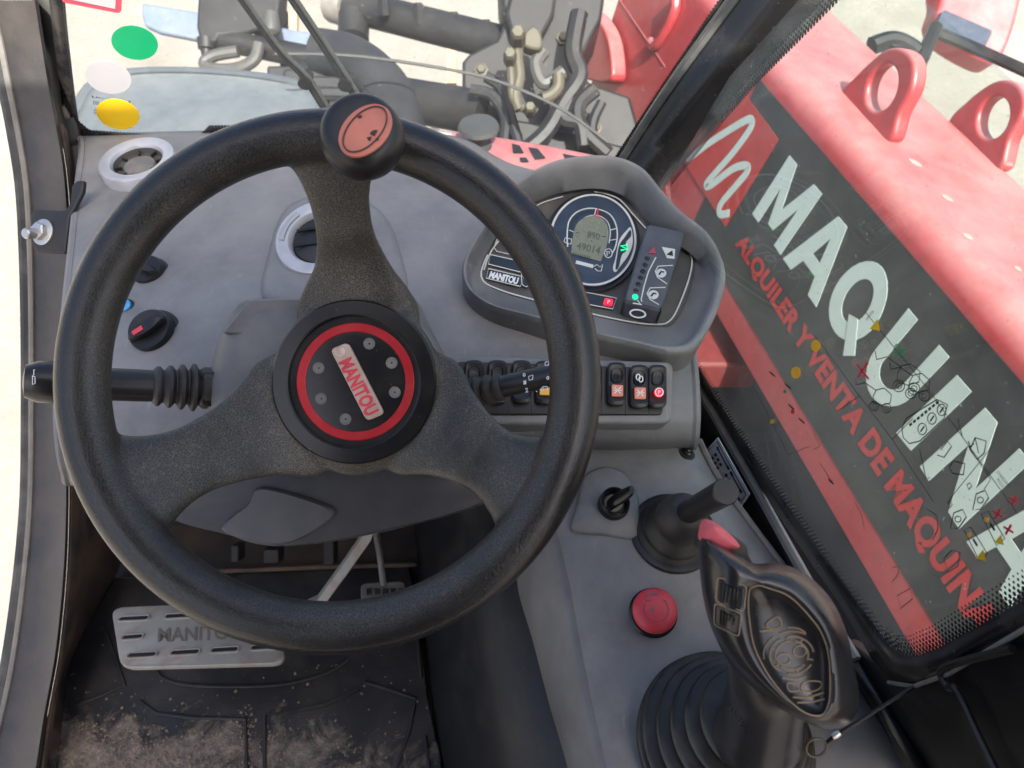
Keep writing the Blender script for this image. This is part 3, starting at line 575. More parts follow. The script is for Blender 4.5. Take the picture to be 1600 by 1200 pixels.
def letter(ch, BL, BR, TL, TR):
    q = [F(*p) - OD * .003 for p in (BL, BR, TL, TR)]
    mp = lambda x, y: q[0].lerp(q[1], x).lerp(q[2].lerp(q[3], x), y)
    bm = B(); off = OD * .001
    if ch == 'A':
        o = [(.0, 0), (.24, 0), (.33, .24), (.67, .24), (.76, 0), (1, 0), (.63, 1), (.37, 1)]; i = [(.395, .41), (.5, .74), (.605, .41)]
        pv = [(0, 0), (.24, 0), (.395, .41), (.5, .74), (.5, 1), (.37, 1)]
        prism(bm, [mp(*p) for p in pv], off); prism(bm, [mp(*p) for p in [(.76, 0), (1, 0), (.63, 1), (.5, 1), (.5, .74), (.605, .41)]], off); prism(bm, [mp(*p) for p in [(.33, .24), (.67, .24), (.605, .41), (.395, .41)]], off)
    elif ch == 'Q':
        a, b = O_(.5, .5, .5, .52), O_(.5, .5, .25, .30)
        loft(bm, [[mp(*p) for p in a], [mp(*p) for p in b], [mp(*p) + off for p in b], [mp(*p) + off for p in a], [mp(*p) for p in a]], False, False)
        prism(bm, [mp(*p) - OD * .0006 for p in [(.52, .30), (.70, .36), (1.02, .02), (.86, -.12)]], off)
    else: prism(bm, [mp(*p) for p in GL[ch]], off)
    build('letter', bm, M['letter'], t)
letter('M', (1177, 334), (1221, 398), (1235, 243), (1286, 303))
letter('A', (1225, 404), (1277, 480), (1292, 316), (1346, 378))
letter('Q', (1281, 480), (1335, 556), (1352, 386), (1406, 456))
letter('U', (1340, 583), (1393, 655), (1421, 482), (1485, 558))
letter('I', (1402, 676), (1425, 704), (1497, 586), (1520, 612))
letter('N', (1439, 729), (1500, 826), (1541, 637), (1612, 722))
letter('A', (1512, 846), (1580, 950), (1622, 735), (1700, 835))
bm = B(); text_bm(bm, 'ALQUILER Y VENTA DE MAQUINARIA', [F(*p) - OD * .003 for p in ((1147, 385), (1580, 1098), (1164, 362), (1632, 1062))], .045, sp=1.05); build('red_lettering', bm, M['redletter'], t)
# panel seam, lug plate and hinge fittings at the boom's far end (through the windscreen)
bm = B(); tube(bm, [F(955, -30) - OD * .001, F(972, 5) - OD * .001, F(1040, 105) - OD * .001], .0016, 6); build('weld_seam', bm, M['red'], t)
bm = B(); prism(bm, [F(*p) - OD * .006 for p in smooth2([(930, 28), (950, 22), (975, 60), (982, 120), (968, 132), (935, 126), (912, 118), (901, 100), (912, 60)], 40)], OD * .05 * -1); build('lug_plate', bm, M['red'], t, bevel=.008, seg=3)
bm = B(); tube(bm, catmull([F(*p) - OD * .012 for p in [(1062, -10), (1060, 18), (1045, 50), (1030, 72), (1022, 66)]], 20), .014, 10); build('welded_bar', bm, M['red'], t)
# lifting eyes standing on the boom top
def eye(base0, base1, outl, hole, lab):
    hh = ht + RAD; pt = Plane(BO + HD * hh, BD, OD); a, b = pt.px(*base0), pt.px(*base1)
    pe = Plane((a + b) / 2, b - a, HD); n = 56
    o = [pe.px(p.x, p.y) for p in smooth2(outl, n)]; cx, cy, rx, ry, an = hole
    h0 = ell(cx, cy, rx, ry, an, n)
    # match the starting directions
    c3 = pe.px(cx, cy); ax = (b - a).normalized(); ay = HD
    key = lambda p: math.atan2((p - c3).dot(ay), (p - c3).dot(ax))
    H = [pe.px(*p) for p in h0]; rot = min(range(n), key=lambda i: abs(key(H[i]) - key(o[0])))
    if (o[1] - o[0]).dot(H[(rot + 1) % n] - H[rot]) < 0: H = H[::-1]; rot = min(range(n), key=lambda i: abs(key(H[i]) - key(o[0])))
    H = H[rot:] + H[:rot]; off = pe.n * -.035
    bm = B(); loft(bm, [o, H, [p + off for p in H], [p + off for p in o], o], False, False); bmesh.ops.remove_doubles(bm, verts=bm.verts, dist=1e-5)
    build('lifting_eye', bm, M['red'], t, bevel=.009, seg=4)
eye((1322, 150), (1384, 218), [(1312, 150), (1336, 118), (1360, 94), (1382, 77), (1404, 74), (1422, 84), (1429, 104), (1424, 139), (1405, 176), (1388, 222), (1350, 190)], (1377, 136, 22, 38, 17), '')
eye((1488, 190), (1558, 262), [(1480, 194), (1510, 157), (1544, 131), (1568, 124), (1590, 131), (1601, 152), (1596, 182), (1577, 217), (1560, 266), (1520, 232)], (1551, 183, 23, 34, 17), '')
# patches where the paint has worn off
bm = B()
def oncurve(u, v):
    r = ray(u, v); best = None
    pt = Plane(BO + HD * (ht + RAD), BD, OD); return pt.px(u, v)
for u, v, a_, b_ in ((1430, 255, 12, 4), (1480, 310, 10, 4), (1512, 370, 9, 4), (1590, 420, 7, 3)):
    q = [oncurve(*p) + HD * .0006 for p in ell(u, v, a_, b_ * .8, 30, 14)]; bm = B(); prism(bm, q, HD * .0004); build('worn_paint_patch', bm, M['pale'], t)

# chassis under the boom
t = thing('machine_chassis', 'dark shadowed machine chassis below the boom behind the side window', 'chassis', PH(1150, 600, 1.6))
bm = B(); box(bm, Vector((.45, -1.0, .35)), Vector((1.3, 0, 0)), Vector((-.5, 2.6, 0)), Vector((0, 0, .12))); build('deck', bm, M['shaft'], t)
bm = B(); box(bm, Vector((.40, -1.0, .30)), Vector((.05, 0, 0)), Vector((-.5, 2.6, 0)), Vector((0, 0, .25))); build('side_rail', bm, M['shaft'], t)
bm = B(); c = PH(1136, 616, 1.80); cbox(bm, c, Vector((.07, 0, 0)), Vector((-.03, .10, 0)), Vector((0, 0, .06))); build('red_bracket', bm, M['redshade'], t, bevel=.006)
bm = B(); c = PH(1080, 500, 1.55); cbox(bm, c, Vector((.20, 0, 0)), Vector((-.08, .40, 0)), Vector((0, 0, .1))); build('red_cover', bm, M['redshade'], t, bevel=.01)

# red front deck below the windscreen, mudguard, tyre
t = thing('front_deck', 'red front deck of the machine below the windscreen, with a bolt head', 'deck', PH(800, 240, .80))
q = [PH(u, v, .80) for u, v in [(648, 196), (690, 200), (760, 207), (860, 224), (960, 244), (985, 300), (900, 330), (700, 300)]]
bm = B(); prism(bm, q, UP * -.12); build('deck_plate', bm, M['red'], t, bevel=.012, seg=3)
bm = B(); q = [PH(u, v, .797) for u, v in [(664, 203), (704, 208), (722, 232), (690, 226)]]; prism(bm, q, UP * -.002); build('cream_patch', bm, M['letter'], t)
bm = B()
for pts in ([(800, 224), (812, 227), (818, 238), (802, 238)], [(826, 230), (840, 232), (852, 246), (836, 248)], [(880, 240), (905, 245), (925, 262), (890, 260)], [(812, 246), (822, 246), (826, 252), (814, 252)]): bm = B(); prism(bm, [PH(u, v, .797) for u, v in pts], UP * -.002); build('dark_hole', bm, M['darkmetal'], t)
c = PH(749, 228, .80); bm = B(); lathe(bm, c, UP, [(.022, 0), (.022, .006), (.015, .008), (.013, .03), (.016, .032), (.036, .036), (.033, .042), (.01, .046)], 24); build('bolt_head', bm, M['hose'], t)
t = thing('front_mudguard', 'pale grey front mudguard seen low through the windscreen on the left', 'mudguard', PH(320, 170, 1.05))
oc = [(96, 215), (112, 165), (136, 128), (190, 108), (270, 104), (360, 108), (440, 118), (492, 134), (512, 172), (520, 230), (480, 300), (330, 320), (150, 310)]
R0 = smooth2(oc, 72); cx = sum(p.x for p in R0) / 72; cy = sum(p.y for p in R0) / 72
def rg(s, h): return [PH(cx + (p.x - cx) * s, cy + (p.y - cy) * s, h) for p in R0]
bm = B(); loft(bm, [rg(.99, 1.20), rg(1.0, 1.07), rg(.975, 1.045), rg(.93, 1.038), rg(.90, 1.046), rg(.86, 1.050), rg(.5, 1.035), rg(.1, 1.03)], False, True); build('guard_shell', bm, M['fender'], t, ang=60)
t = bpy.data.objects['machine_chassis']
bm = B(); cpt = P(520, 260, 1.95)
arc = [P(u, v, d) for u, v, d in [(500, 82, 2.0), (545, 92, 1.97), (585, 118, 1.93), (612, 155, 1.88), (626, 200, 1.83), (632, 250, 1.8)]]
tube(bm, catmull(arc, 30), [.06] * 30, 14); t = build('front_tyre', bm, M['tyre'], t)
bm = B(); 
for k, p in enumerate(catmull([a + VIEW * .05 + RIGHT * -.06 + CUP * -.05 for a in arc], 9)): bm = B(); cbox(bm, p, RIGHT * .16, CUP * .035, VIEW * .10); build('tread_block', bm, M['tyre'], t, bevel=.008)

# boom head, carriage and forks in the yard ahead
t = thing('boom_head', 'dark steel boom head with hydraulic fittings, beyond the windscreen', 'boom head', P(820, 100, 2.1))
bm = B(); q = [P(u, v, 2.15) for u, v in [(775, -40), (950, -40), (940, 30), (905, 95), (920, 128), (985, 150), (1010, 240), (960, 320), (740, 300), (722, 130), (722, 96), (732, 84), (775, 62), (790, 30)]]
prism(bm, q, VIEW * .25); build('side_plate', bm, M['darkmetal'], t, bevel=.01)
bm = B(); q = [P(u, v, 2.10) for u, v in [(802, -30), (872, -30), (866, 20), (845, 60), (800, 60), (790, 20)]]; prism(bm, q, VIEW * .04); build('inner_plate', bm, M['darkmetal'], t, bevel=.01)
bm = B(); tube(bm, catmull([P(u, v, 1.95) for u, v in [(810, 62), (809, 90), (812, 120), (806, 150), (812, 172)]], 20), .014, 10); build('steel_pipe', bm, M['brass'], t)
bm = B(); tube(bm, catmull([P(u, v, 1.95) for u, v in [(797, 88), (799, 120), (801, 150), (812, 166), (826, 172)]], 20), .011, 10); build('steel_pipe', bm, M['brass'], t)
bm = B(); tube(bm, catmull([P(u, v, 1.98) for u, v in [(872, 116), (872, 135), (862, 148), (848, 154)]], 16), .016, 10); build('steel_pipe', bm, M['brass'], t)
for u, v, r, l in ((809, 62, .02, .04), (797, 92, .017, .03), (828, 172, .015, .02)):
    bm = B(); lathe(bm, P(u, v, 1.93), -VIEW, [(r, -.02), (r, l), (r * .7, l + .01)], 6); build('hydraulic_nut', bm, M['brass'], t, ang=20)
bm = B(); prism(bm, [P(u, v, 1.98) for u, v, _ in smooth2([(820, 72), (818, 55), (828, 42), (840, 42), (847, 58), (845, 76)], 24)], VIEW * .05); build('lever_plate', bm, M['brass'], t, bevel=.006)
for pts, r in (([(905, 20), (895, 80), (905, 120), (880, 160), (850, 210), (800, 250)], .024), ([(890, 150), (880, 185), (905, 195), (912, 230)], .02), ([(930, 140), (905, 165), (910, 200), (950, 240)], .02), ([(850, 80), (838, 100), (850, 130), (880, 112)], .018)):
    bm = B(); tube(bm, catmull([P(u, v, 2.02) for u, v in pts], 30), r, 8); build('hydraulic_hose', bm, M['hose' if r < .02 else 'darkmetal'], t)
for u, v in ((752, 110), (752, 160), (770, 210), (880, 60), (930, 200), (960, 250), (852, 230)):
    bm = B(); lathe(bm, P(u, v, 2.145), -VIEW, [(.020, -.01), (.020, .004), (.013, .005), (.013, .016), (.010, .018)], 6); build('plate_bolt', bm, M['brass'], t, ang=20)
for pts in ([(735, 140), (770, 150), (790, 190), (780, 260)], [(760, 120), (785, 140), (800, 190), (820, 260)], [(940, 160), (925, 200), (935, 260)]):
    bm = B(); tube(bm, catmull([P(u, v, 2.06) for u, v in pts], 24), .015, 8); build('hydraulic_hose', bm, M['tyre'], t)
bm = B(); prism(bm, [P(u, v, 2.12) for u, v in [(735, 176), (830, 190), (990, 232), (985, 262), (820, 226), (733, 208)]], VIEW * .05); build('cross_plate', bm, M['darkmetal'], t, bevel=.008)
t = thing('fork_carriage', 'dark fork carriage with thick cross tubes and blue grey plates in the yard', 'fork carriage', P(550, 60, 2.4))
def bar(name, a, b, r, m, d0=2.4, d1=2.4, seg=14): bm = B(); tube(bm, [P(*a, d0), P(*b, d1)], r, seg); return build(name, bm, m, t)
bar('cross_tube', (520, 2), (800, 72), .052, M['darkmetal'], 2.5, 2.3); bar('cross_tube', (590, 148), (760, 178), .062, M['darkmetal'], 2.3, 2.15)
for u, v in ((600, 24), (655, 38), (710, 52), (760, 64)):
    bm = B(); lathe(bm, P(u, v, 2.36), (CUP - VIEW * .5).normalized(), [(.018, .0), (.018, .05), (.012, .06)], 6); build('tube_bolt', bm, M['darkmetal'], t, ang=20)
bar('end_collar', (522, 0), (548, 8), .070, M['steelrust'], 2.5, 2.48)
bm = B(); prism(bm, [P(u, v, 2.5) for u, v in [(222, 4), (330, 22), (330, 66), (248, 50), (226, 40), (221, 22)]], VIEW * .03); build('blue_plate', bm, M['bluesteel'], t, bevel=.006)
bm = B(); prism(bm, [P(u, v, 2.45) for u, v in [(335, 24), (420, 38), (552, 64), (554, 92), (525, 94), (480, 82), (440, 74), (340, 52)]], VIEW * .03); build('blue_plate', bm, M['bluesteel'], t, bevel=.006)
bm = B(); prism(bm, [P(u, v, 2.38) for u, v in [(310, -30), (440, -30), (436, 20), (420, 40), (380, 52), (342, 56), (338, 66), (312, 66), (306, 40)]], VIEW * .08); build('mount_block', bm, M['darkmetal'], t, bevel=.01)
bm = B(); lathe(bm, P(323, 62, 2.40), -CUP, [(.030, 0), (.026, .03), (.018, .034), (.016, .05)], 14); build('peg', bm, M['darkmetal'], t)
bm = B(); lathe(bm, P(424, 30, 2.36), -CUP, [(.02, -.02), (.028, .02), (.026, .04), (.012, .05)], 14); build('peg', bm, M['hose'], t)
bar('lower_beam', (345, 62), (560, 105), .035, M['darkmetal'], 2.42, 2.36); bar('upright', (553, 25), (552, 62), .05, M['darkmetal'], 2.46, 2.44)
bar('upright', (443, 20), (446, 130), .016, M['darkmetal'], 2.55, 2.5); bar('lower_strut', (470, 112), (545, 128), .03, M['darkmetal'], 2.3, 2.3)
bm = B(); tube(bm, catmull([P(u, v, 2.33) for u, v in [(405, 68), (398, 92), (375, 106), (345, 109), (324, 104), (320, 96), (338, 86), (372, 80)]], 40), .018, 10); build('hose_loop', bm, M['hose'], t)
for u, v0, v1 in ((706, 66, 132), (458, 22, 130)):
    bm = B(); cbox(bm, P(u, (v0 + v1) / 2, 2.9), RIGHT * .035, CUP * ((v1 - v0) / 1200 * 2.9), VIEW * .03); tag(build('timber_post', bm, M['timber']), 'thin pale timber post ' + ('right of the thick cross tube' if u > 600 else 'behind the wiper arms') + ', beyond the windscreen', 'post')
bm = B(); tube(bm, catmull([P(u, v, 1.7) for u, v in [(430, 84), (560, 88), (720, 112), (800, 135), (880, 172), (950, 222)]], 30), .0035, 6); tag(build('control_cable', bm, M['hose']), 'thin pale cable crossing the view behind the windscreen', 'cable')

# far red machine and mirror behind the boom
t = thing('neighbour_machine', 'red machine with a dark window in the top right corner, parked beyond the boom', 'machine', PH(1520, 50, 2.1))
bm = B(); prism(bm, [P(u, v, 3.0) for u, v, _ in smooth2([(1478, -60), (1600, -60), (1594, 10), (1576, 70), (1558, 96), (1530, 90), (1480, 60), (1462, 30), (1470, 0)], 50)], VIEW * .12); build('red_panel', bm, M['red'], t, bevel=.02, seg=3)
bm = B(); prism(bm, rrect([P(u, v, 2.98) for u, v in [(1474, 14), (1552, 48), (1534, 84), (1460, 48)]], .15), VIEW * .02); build('dark_window', bm, M['dial'], t)
t = thing('mirror_arm', 'black mirror arm and bracket just beyond the boom, left of the red machine', 'mirror arm', P(1420, 80, 2.5))
bm = B(); tube(bm, catmull([P(u, v, 2.5) for u, v in [(1362, 72), (1385, 64), (1405, 66), (1428, 80), (1438, 100)]], 20), .03, 10); build('arm', bm, M['black'], t)
bm = B(); prism(bm, [P(u, v, 2.48) for u, v in [(1380, 54), (1420, 64), (1428, 74), (1398, 74), (1380, 66)]], VIEW * .06); build('bracket', bm, M['black'], t, bevel=.006)
bm = B(); tube(bm, [P(1462, 42, 2.52), P(1434, 106, 2.46)], .022, 10); build('rod', bm, M['black'], t)
bm = B(); tube(bm, [P(1458, 48, 2.6), P(1520, 74, 2.6), P(1640, 128, 2.5)], .02, 8); build('rail', bm, M['black'], t)

# ================================================================== DASHBOARD
rows = [
 [(100, 214, 1.10), (300, 208, 1.10), (500, 206, 1.10), (700, 214, 1.10), (800, 260, 1.08), (950, 300, 1.05), (1040, 340, 1.0)],
 [(128, 222, 1.00), (300, 217, 1.00), (500, 214, 1.00), (700, 224, 1.00), (800, 266, .98), (950, 300, .96), (1052, 345, .94)],
 [(122, 300, .925), (300, 300, .915), (500, 300, .90), (700, 310, .90), (850, 330, .89), (980, 370, .885), (1062, 420, .88)],
 [(112, 400, .85), (300, 400, .83), (500, 400, .82), (700, 400, .825), (850, 430, .82), (980, 470, .82), (1072, 500, .83)],
 [(100, 520, .78), (300, 520, .75), (500, 520, .745), (700, 520, .76), (850, 540, .77), (980, 550, .775), (1082, 560, .79)],
 [(92, 620, .740), (300, 630, .716), (500, 640, .712), (700, 635, .728), (850, 628, .735), (980, 628, .742), (1087, 630, .752)],
 [(94, 690, .728), (300, 715, .712), (500, 725, .715), (700, 680, .732), (850, 676, .737), (980, 674, .743), (1086, 672, .752)],
 [(102, 735, .745), (300, 765, .728), (450, 815, .735), (690, 730, .75), (850, 692, .756), (980, 691, .76), (1084, 690, .768)],
 [(112, 752, .80), (290, 800, .79), (440, 848, .79), (700, 800, .80), (850, 712, .82), (980, 705, .82), (1080, 702, .82)],
 [(150, 720, .95), (290, 760, .95), (440, 800, .95), (700, 740, .95), (850, 690, .93), (980, 690, .92), (1075, 690, .90)]]
gr = [catmull([P(*c) for c in r], 60) for r in rows]; cols = [catmull([gr[i][j] for i in range(len(rows))], 76) for j in range(60)]
bm = B(); loft(bm, cols, False, False, closed=False)
bmesh.ops.recalc_face_normals(bm, faces=bm.faces)
DB = BVHTree.FromBMesh(bm)
def hit(bv, u, v):
    r = ray(u, v).normalized(); l, n, i, d = bv.ray_cast(CAM, r)
    if l is None: print('MISS', u, v); l, n, i, d = bv.find_nearest(P(u, v, .6))
    if n.dot(r) > 0: n = -n
    return l, n
T_D = thing('dashboard', 'dusty grey moulded dashboard behind the steering wheel', 'dashboard', P(500, 740, .72))
dsh = build('dash_panel', bm, M['dash'], T_D, ang=80)
md = dsh.modifiers.new('s', 'SOLIDIFY'); md.thickness = .006; md.offset = 0
# moulded recess lines / end wall on the left
bm = B(); eL = [p for p in cols[0]][6:]; tube(bm, eL, .005, 8); build('rolled_edge', bm, M['dash'], T_D)
bm = B(); eR = [p for p in cols[-1]][6:]; tube(bm, eR, .005, 8); build('rolled_edge', bm, M['dash'], T_D)
# dark end cheek to the right, closing the gap to the sill
bm = B(); loft(bm, [eR[30:], [p + VIEW * .22 + RIGHT * .01 for p in eR[30:]]], False, False, closed=False); build('end_cheek', bm, M['dash_dark'], T_D, solid=.004)
bm = B(); loft(bm, [eL, [p + VIEW * .20 + RIGHT * -.01 for p in eL]], False, False, closed=False); build('end_cheek', bm, M['dash_dark'], T_D, solid=.004)
# knee cover with its lighter corner under the column
bm = B(); q = smooth2([(215, 690), (480, 690), (700, 700), (800, 728), (792, 770), (700, 806), (560, 838), (470, 852), (420, 851), (350, 834), (270, 812), (218, 770)], 60)
qf = [P(p.x, p.y, .712) for p in q]; qc = sum(qf, Vector()) / 60
loft(bm, [[p + VIEW * .16 for p in qf], qf, [qc + (p - qc) * .95 - VIEW * .010 for p in qf], [qc + (p - qc) * .4 - VIEW * .014 for p in qf]]); build('knee_cover', bm, M['dash_dark'], T_D, ang=60)
bm = B(); q = smooth2([(398, 764), (420, 762), (470, 775), (516, 792), (522, 804), (505, 822), (460, 846), (410, 851), (375, 842), (345, 826), (360, 808), (388, 786)], 40)
qf = [P(p.x, p.y, .695) for p in q]; qc = sum(qf, Vector()) / 40
loft(bm, [[p + VIEW * .05 for p in qf], qf, [qc + (p - qc) * .93 - VIEW * .003 for p in qf]]); build('corner_cover', bm, M['shadegrey'], T_D, ang=50)
# climate dials and blue button
def dial(u, v, rad, dep, rot, red):
    l, n = hit(DB, u, v); n = (n * .55 - VIEW * .45).normalized(); a, b = frame(n)
    bm = B(); lathe(bm, l, n, [(rad * 1.18, -.012), (rad * 1.18, .0012), (rad * 1.06, .003)], 36); d0 = build('dial', bm, M['black'], T_D)
    bm = B(); lathe(bm, l + n * .002, n, [(rad, -.004), (rad, dep * .8), (rad * .93, dep), (rad * .5, dep * .9)], 36); build('skirt', bm, M['gloss'], d0)
    ax = (a * math.cos(R(rot)) + b * math.sin(R(rot))); ay = n.cross(ax)
    rg_ = [l + n * dep * .8 + ax * (rad * .92 * math.cos(k * .2618)) + ay * (rad * .32 * math.sin(k * .2618)) for k in range(24)]
    bm = B(); c = l + n * dep * .8
    loft(bm, [rg_, [p + n * .008 for p in rg_], [c + (p - c) * .86 + n * .0105 for p in rg_]]); build('grip', bm, M['gloss'], d0, ang=50)
    bm = B(); stroke(bm, [c + n * .0108 + ax * rad * f for f in ((.15, .75) if not red else (.1, .6))], .0016 if not red else .005, n, .0004); build('pointer', bm, M['white' if not red else 'redp'], d0)
dial(236, 428, .0165, .010, 60, False); dial(243, 522, .0215, .012, 125, True)
l, n = hit(DB, 200, 481); n = (n * .5 - VIEW * .5).normalized()
bm = B(); lathe(bm, l, n, [(.0085, -.004), (.0085, .004), (.0075, .005)], 22); pbtn = build('push_button', bm, M['black'], T_D)
bm = B(); lathe(bm, l, n, [(.0065, .003), (.0065, .0075), (.005, .0085)], 20); build('blue_cap', bm, M['blue'], pbtn)
# small embossed fan print beside the dials
# ---------------- air vents
def vent(lab, u, v, rad, nrm, slots, spin=0):
    l, n = hit(DB, u, v); n = nrm(n); l = l + n * (.010 if slots else .005); a = (RIGHT - n * RIGHT.dot(n)).normalized(); b = (CUP - n * CUP.dot(n)).normalized(); t = thing('air_vent', lab, 'air vent', l)
    bm = B(); lathe(bm, l, n, [(rad, -.028), (rad, .004), (rad * .97, .008), (rad * .90, .0095), (rad * .70, .0075), (rad * .65, .004), (rad * .63, -.004)], 48, False, False); build('silver_ring', bm, M['silver'], t, ang=40)
    if slots:
        bm = B(); lathe(bm, l, n, [(rad * .645, .003), (rad * .61, -.0035), (rad * .1, -.0045)], 40, False, True); build('duct', bm, M['duct'], t)
        bm = B()
        for k in range(8):
            an = k * .785 + .3; d_ = a * math.cos(an) + b * math.sin(an); s_ = n.cross(d_); cbox(bm, l + d_ * rad * .53 + n * -.002, d_ * rad * .17, s_ * .0020, n * .006)
        build('rib', bm, M['darkmetal'], t)
        bm = B(); lathe(bm, l, n, [(rad * .43, -.0042), (rad * .40, -.001), (rad * .05, .0002)], 28, False, True); build('cone', bm, M['lip'], t)
    else:
        bm = B(); lathe(bm, l, n, [(rad * .64, -.004), (rad * .60, .002), (rad * .35, .006), (rad * .05, .007)], 40, False, True); build('flap_disc', bm, M['black'], t)
        for f in (-.28, .12):
            bm = B(); q = [l + n * .007 + a * rad * x + b * rad * (f + .10 * math.cos(x * 2.2)) for x in (-.5, -.35, -.2, 0, .2, .35, .5)]
            stroke(bm, q, .0030, n, .002); build('flap_edge', bm, M['gloss'], t)
        bm = B()
        q = [l + n * .0095 + a * rad * .82 * math.cos(x) + b * rad * .82 * math.sin(x) for x in [spin + k * .06 for k in range(-8, 9)]]; stroke(bm, q, rad * .12, n, .0012); build('finger_tab', bm, M['steel'], t, bevel=.0004)
    return t
# raised pod carrying the middle vent
l0, n0 = hit(DB, 500, 385); nv = (n0 * .55 - VIEW * .45 + RIGHT * -.08).normalized()
bm = B(); oc = smooth2([(408, 470), (418, 400), (440, 335), (480, 308), (540, 300), (600, 330), (630, 390), (640, 470), (560, 490), (460, 490)], 56)
rg0 = [hit(DB, p.x, p.y)[0] - n0 * .004 for p in oc]; cc = sum(rg0, Vector()) / 56
loft(bm, [rg0, [cc + (p - cc) * .95 + nv * .010 for p in rg0], [cc + (p - cc) * .84 + nv * .016 for p in rg0], [cc + (p - cc) * .2 + nv * .018 for p in rg0]], False); build('vent_pod', bm, M['dash'], T_D, ang=70)
DBV = BVHTree.FromPolygons([(cc + (p - cc) * .84 + nv * .016) for p in rg0], [list(range(56))])
_old = DB; DB2 = BVHTree.FromPolygons([cc + nv * .0175 + x for x in (RIGHT * -.1 + CUP * -.1, RIGHT * .1 + CUP * -.1, RIGHT * .1 + CUP * .1, RIGHT * -.1 + CUP * .1)], [[0, 1, 2, 3]])
DB = DB2; vent('round air vent with silver ring behind the upper spoke', 502, 380, .0455, lambda n: nv, False, 2.75); DB = _old
vent('silver ringed round air vent with open duct, in the dashboard corner by the windscreen', 222, 267, .0455, lambda n: n, True)

# ================================================================== COLUMN COVER AND STALKS
t = thing('steering_column', 'grey plastic steering column cover behind the hub with two control stalks', 'steering column', P(520, 600, .70))
oc = [(345, 520), (372, 476), (400, 468), (470, 466), (560, 462), (640, 462), (672, 510), (700, 565), (722, 600), (716, 636), (690, 650), (520, 656), (350, 655), (322, 640), (318, 600), (330, 570)]
R0 = smooth2(oc, 80); C0 = (520, 580)
def rc(s, d): return [P(C0[0] + (p.x - C0[0]) * s, C0[1] + (p.y - C0[1]) * s, d) for p in R0]
bm = B(); loft(bm, [rc(1.0, .78), rc(1.0, .665), rc(.985, .652), rc(.90, .636), rc(.80, .630)]); build('cover_shell', bm, M['shroud'], t, ang=45)
bm = B(); stroke(bm, catmull([P(u, v, .6375 if u > 340 else .655) for u, v in [(316, 606), (350, 604), (400, 602), (440, 600)]], 12), .0010, -VIEW, .0008); build('seam', bm, M['gloss'], t)
bm = B(); oc2 = [P(p[0], p[1], .640) for p in rrect([Vector((388, 470, 0)), Vector((640, 464, 0)), Vector((660, 530, 0)), Vector((345, 522, 0))], .15)]
c2 = sum(oc2, Vector()) / len(oc2); loft(bm, [[p + VIEW * .02 for p in oc2], oc2, [c2 + (p - c2) * .93 - VIEW * .008 for p in oc2]]); build('top_cover', bm, M['shroud'], t, ang=50)
def stalk(base, tip, r, cap, prints):
    a, b = P(*base), P(*tip); ax = (b - a).normalized(); L = (b - a).length
    bm = B(); prof = []
    for k in range(4): h = .004 + k * .0092; prof += [(r * (1.12 - .03 * k), h), (r * (1.52 - .09 * k), h + .0028), (r * (1.52 - .09 * k), h + .0052), (r * (1.10 - .03 * k), h + .008)]
    lathe(bm, a, ax, [(r * 1.3, -.02), (r * 1.35, 0)] + prof, 28); s = build('stalk', bm, M['rubber'], t, ang=50)
    bm = B(); lathe(bm, a, ax, [(r * .96, .030), (r * 1.0, .05), (r * 1.0, L * .80), (r * .98, L)], 28); build('handle', bm, M['black'], s)
    bm = B(); lathe(bm, a, ax, cap(L, r), 28); build('end_cap', bm, M['gloss'], s, ang=30)
    return a, b, ax, s
lhs = stalk((318, 606, .655), (78, 597, .60), .0133, lambda L, r: [(r * .9, L - .012), (r * 1.28, L - .006), (r * 1.22, L + .008), (r * .95, L + .0165), (r * .3, L + .018)], None)
bm = B(); lathe(bm, P(318, 606, .655), (P(78, 597, .60) - P(318, 606, .655)).normalized(), [(.021, -.014), (.021, .004), (.018, .0055)], 4); build('collar', bm, M['black'], t, bevel=.003)
# horn mark on the left cap
pc = Plane(P(58, 595, .585), lhs[2].cross(VIEW), (VIEW + lhs[2] * .9)); 
bm = B(); ppc = plane3(P(50, 590, .578), P(62, 590, .572), P(56, 602, .575))
stroke(bm, [ppc.px(u, v) for u, v in [(51, 587), (55, 589), (55, 599), (51, 601), (51, 587)]], .0006, -VIEW, .0003); stroke(bm, [ppc.px(u, v) for u, v in [(53, 586), (53, 578), (55, 578)]], .0006, -VIEW, .0003); build('horn_print', bm, M['white'], lhs[3])
rhs = stalk((722, 619, .655), (912, 574, .612), .0094, lambda L, r: [(r * 1.02, L - .022), (r * 1.08, L - .020), (r * 1.08, L), (r * .9, L + .004)], None)
bm = B(); prs = plane3(P(780, 600, .618), P(860, 580, .600), P(783, 620, .618)); prs = Plane(P(820, 597, .6215), rhs[2], CUP)
for s_, (u, v), hgt in (('0', (819, 581), 6), ('1', (820, 593), 6), ('2', (823, 605), 7), ('0', (856, 586), 6)): text_bm(bm, s_, quad(prs, (u - 2, v + 5 + hgt / 2), (u + 2.4, v + 5 + hgt / 2 - .8), (u - 2.4, v + 5 - hgt / 2), (u + 2, v + 5 - hgt / 2 - .8)), .03, -VIEW * .0004)
def sl(pts, closed=False): stroke(bm, [prs.px(*p) for p in pts], .0007, prs.n, .0004, closed)
sl([(826, 588), (833, 586), (832, 593), (827, 594)], True); sl([(852, 566), (858, 565), (857, 571), (852, 571)], True); sl([(845, 608), (849, 604), (855, 604), (856, 609), (846, 611)], True); sl([(848, 604), (850, 611)]); sl([(838, 612), (839.5, 611.7)])
build('stalk_print', bm, M['white'], rhs[3])
bm = B(); a, b, ax, s = rhs; L = (b - a).length
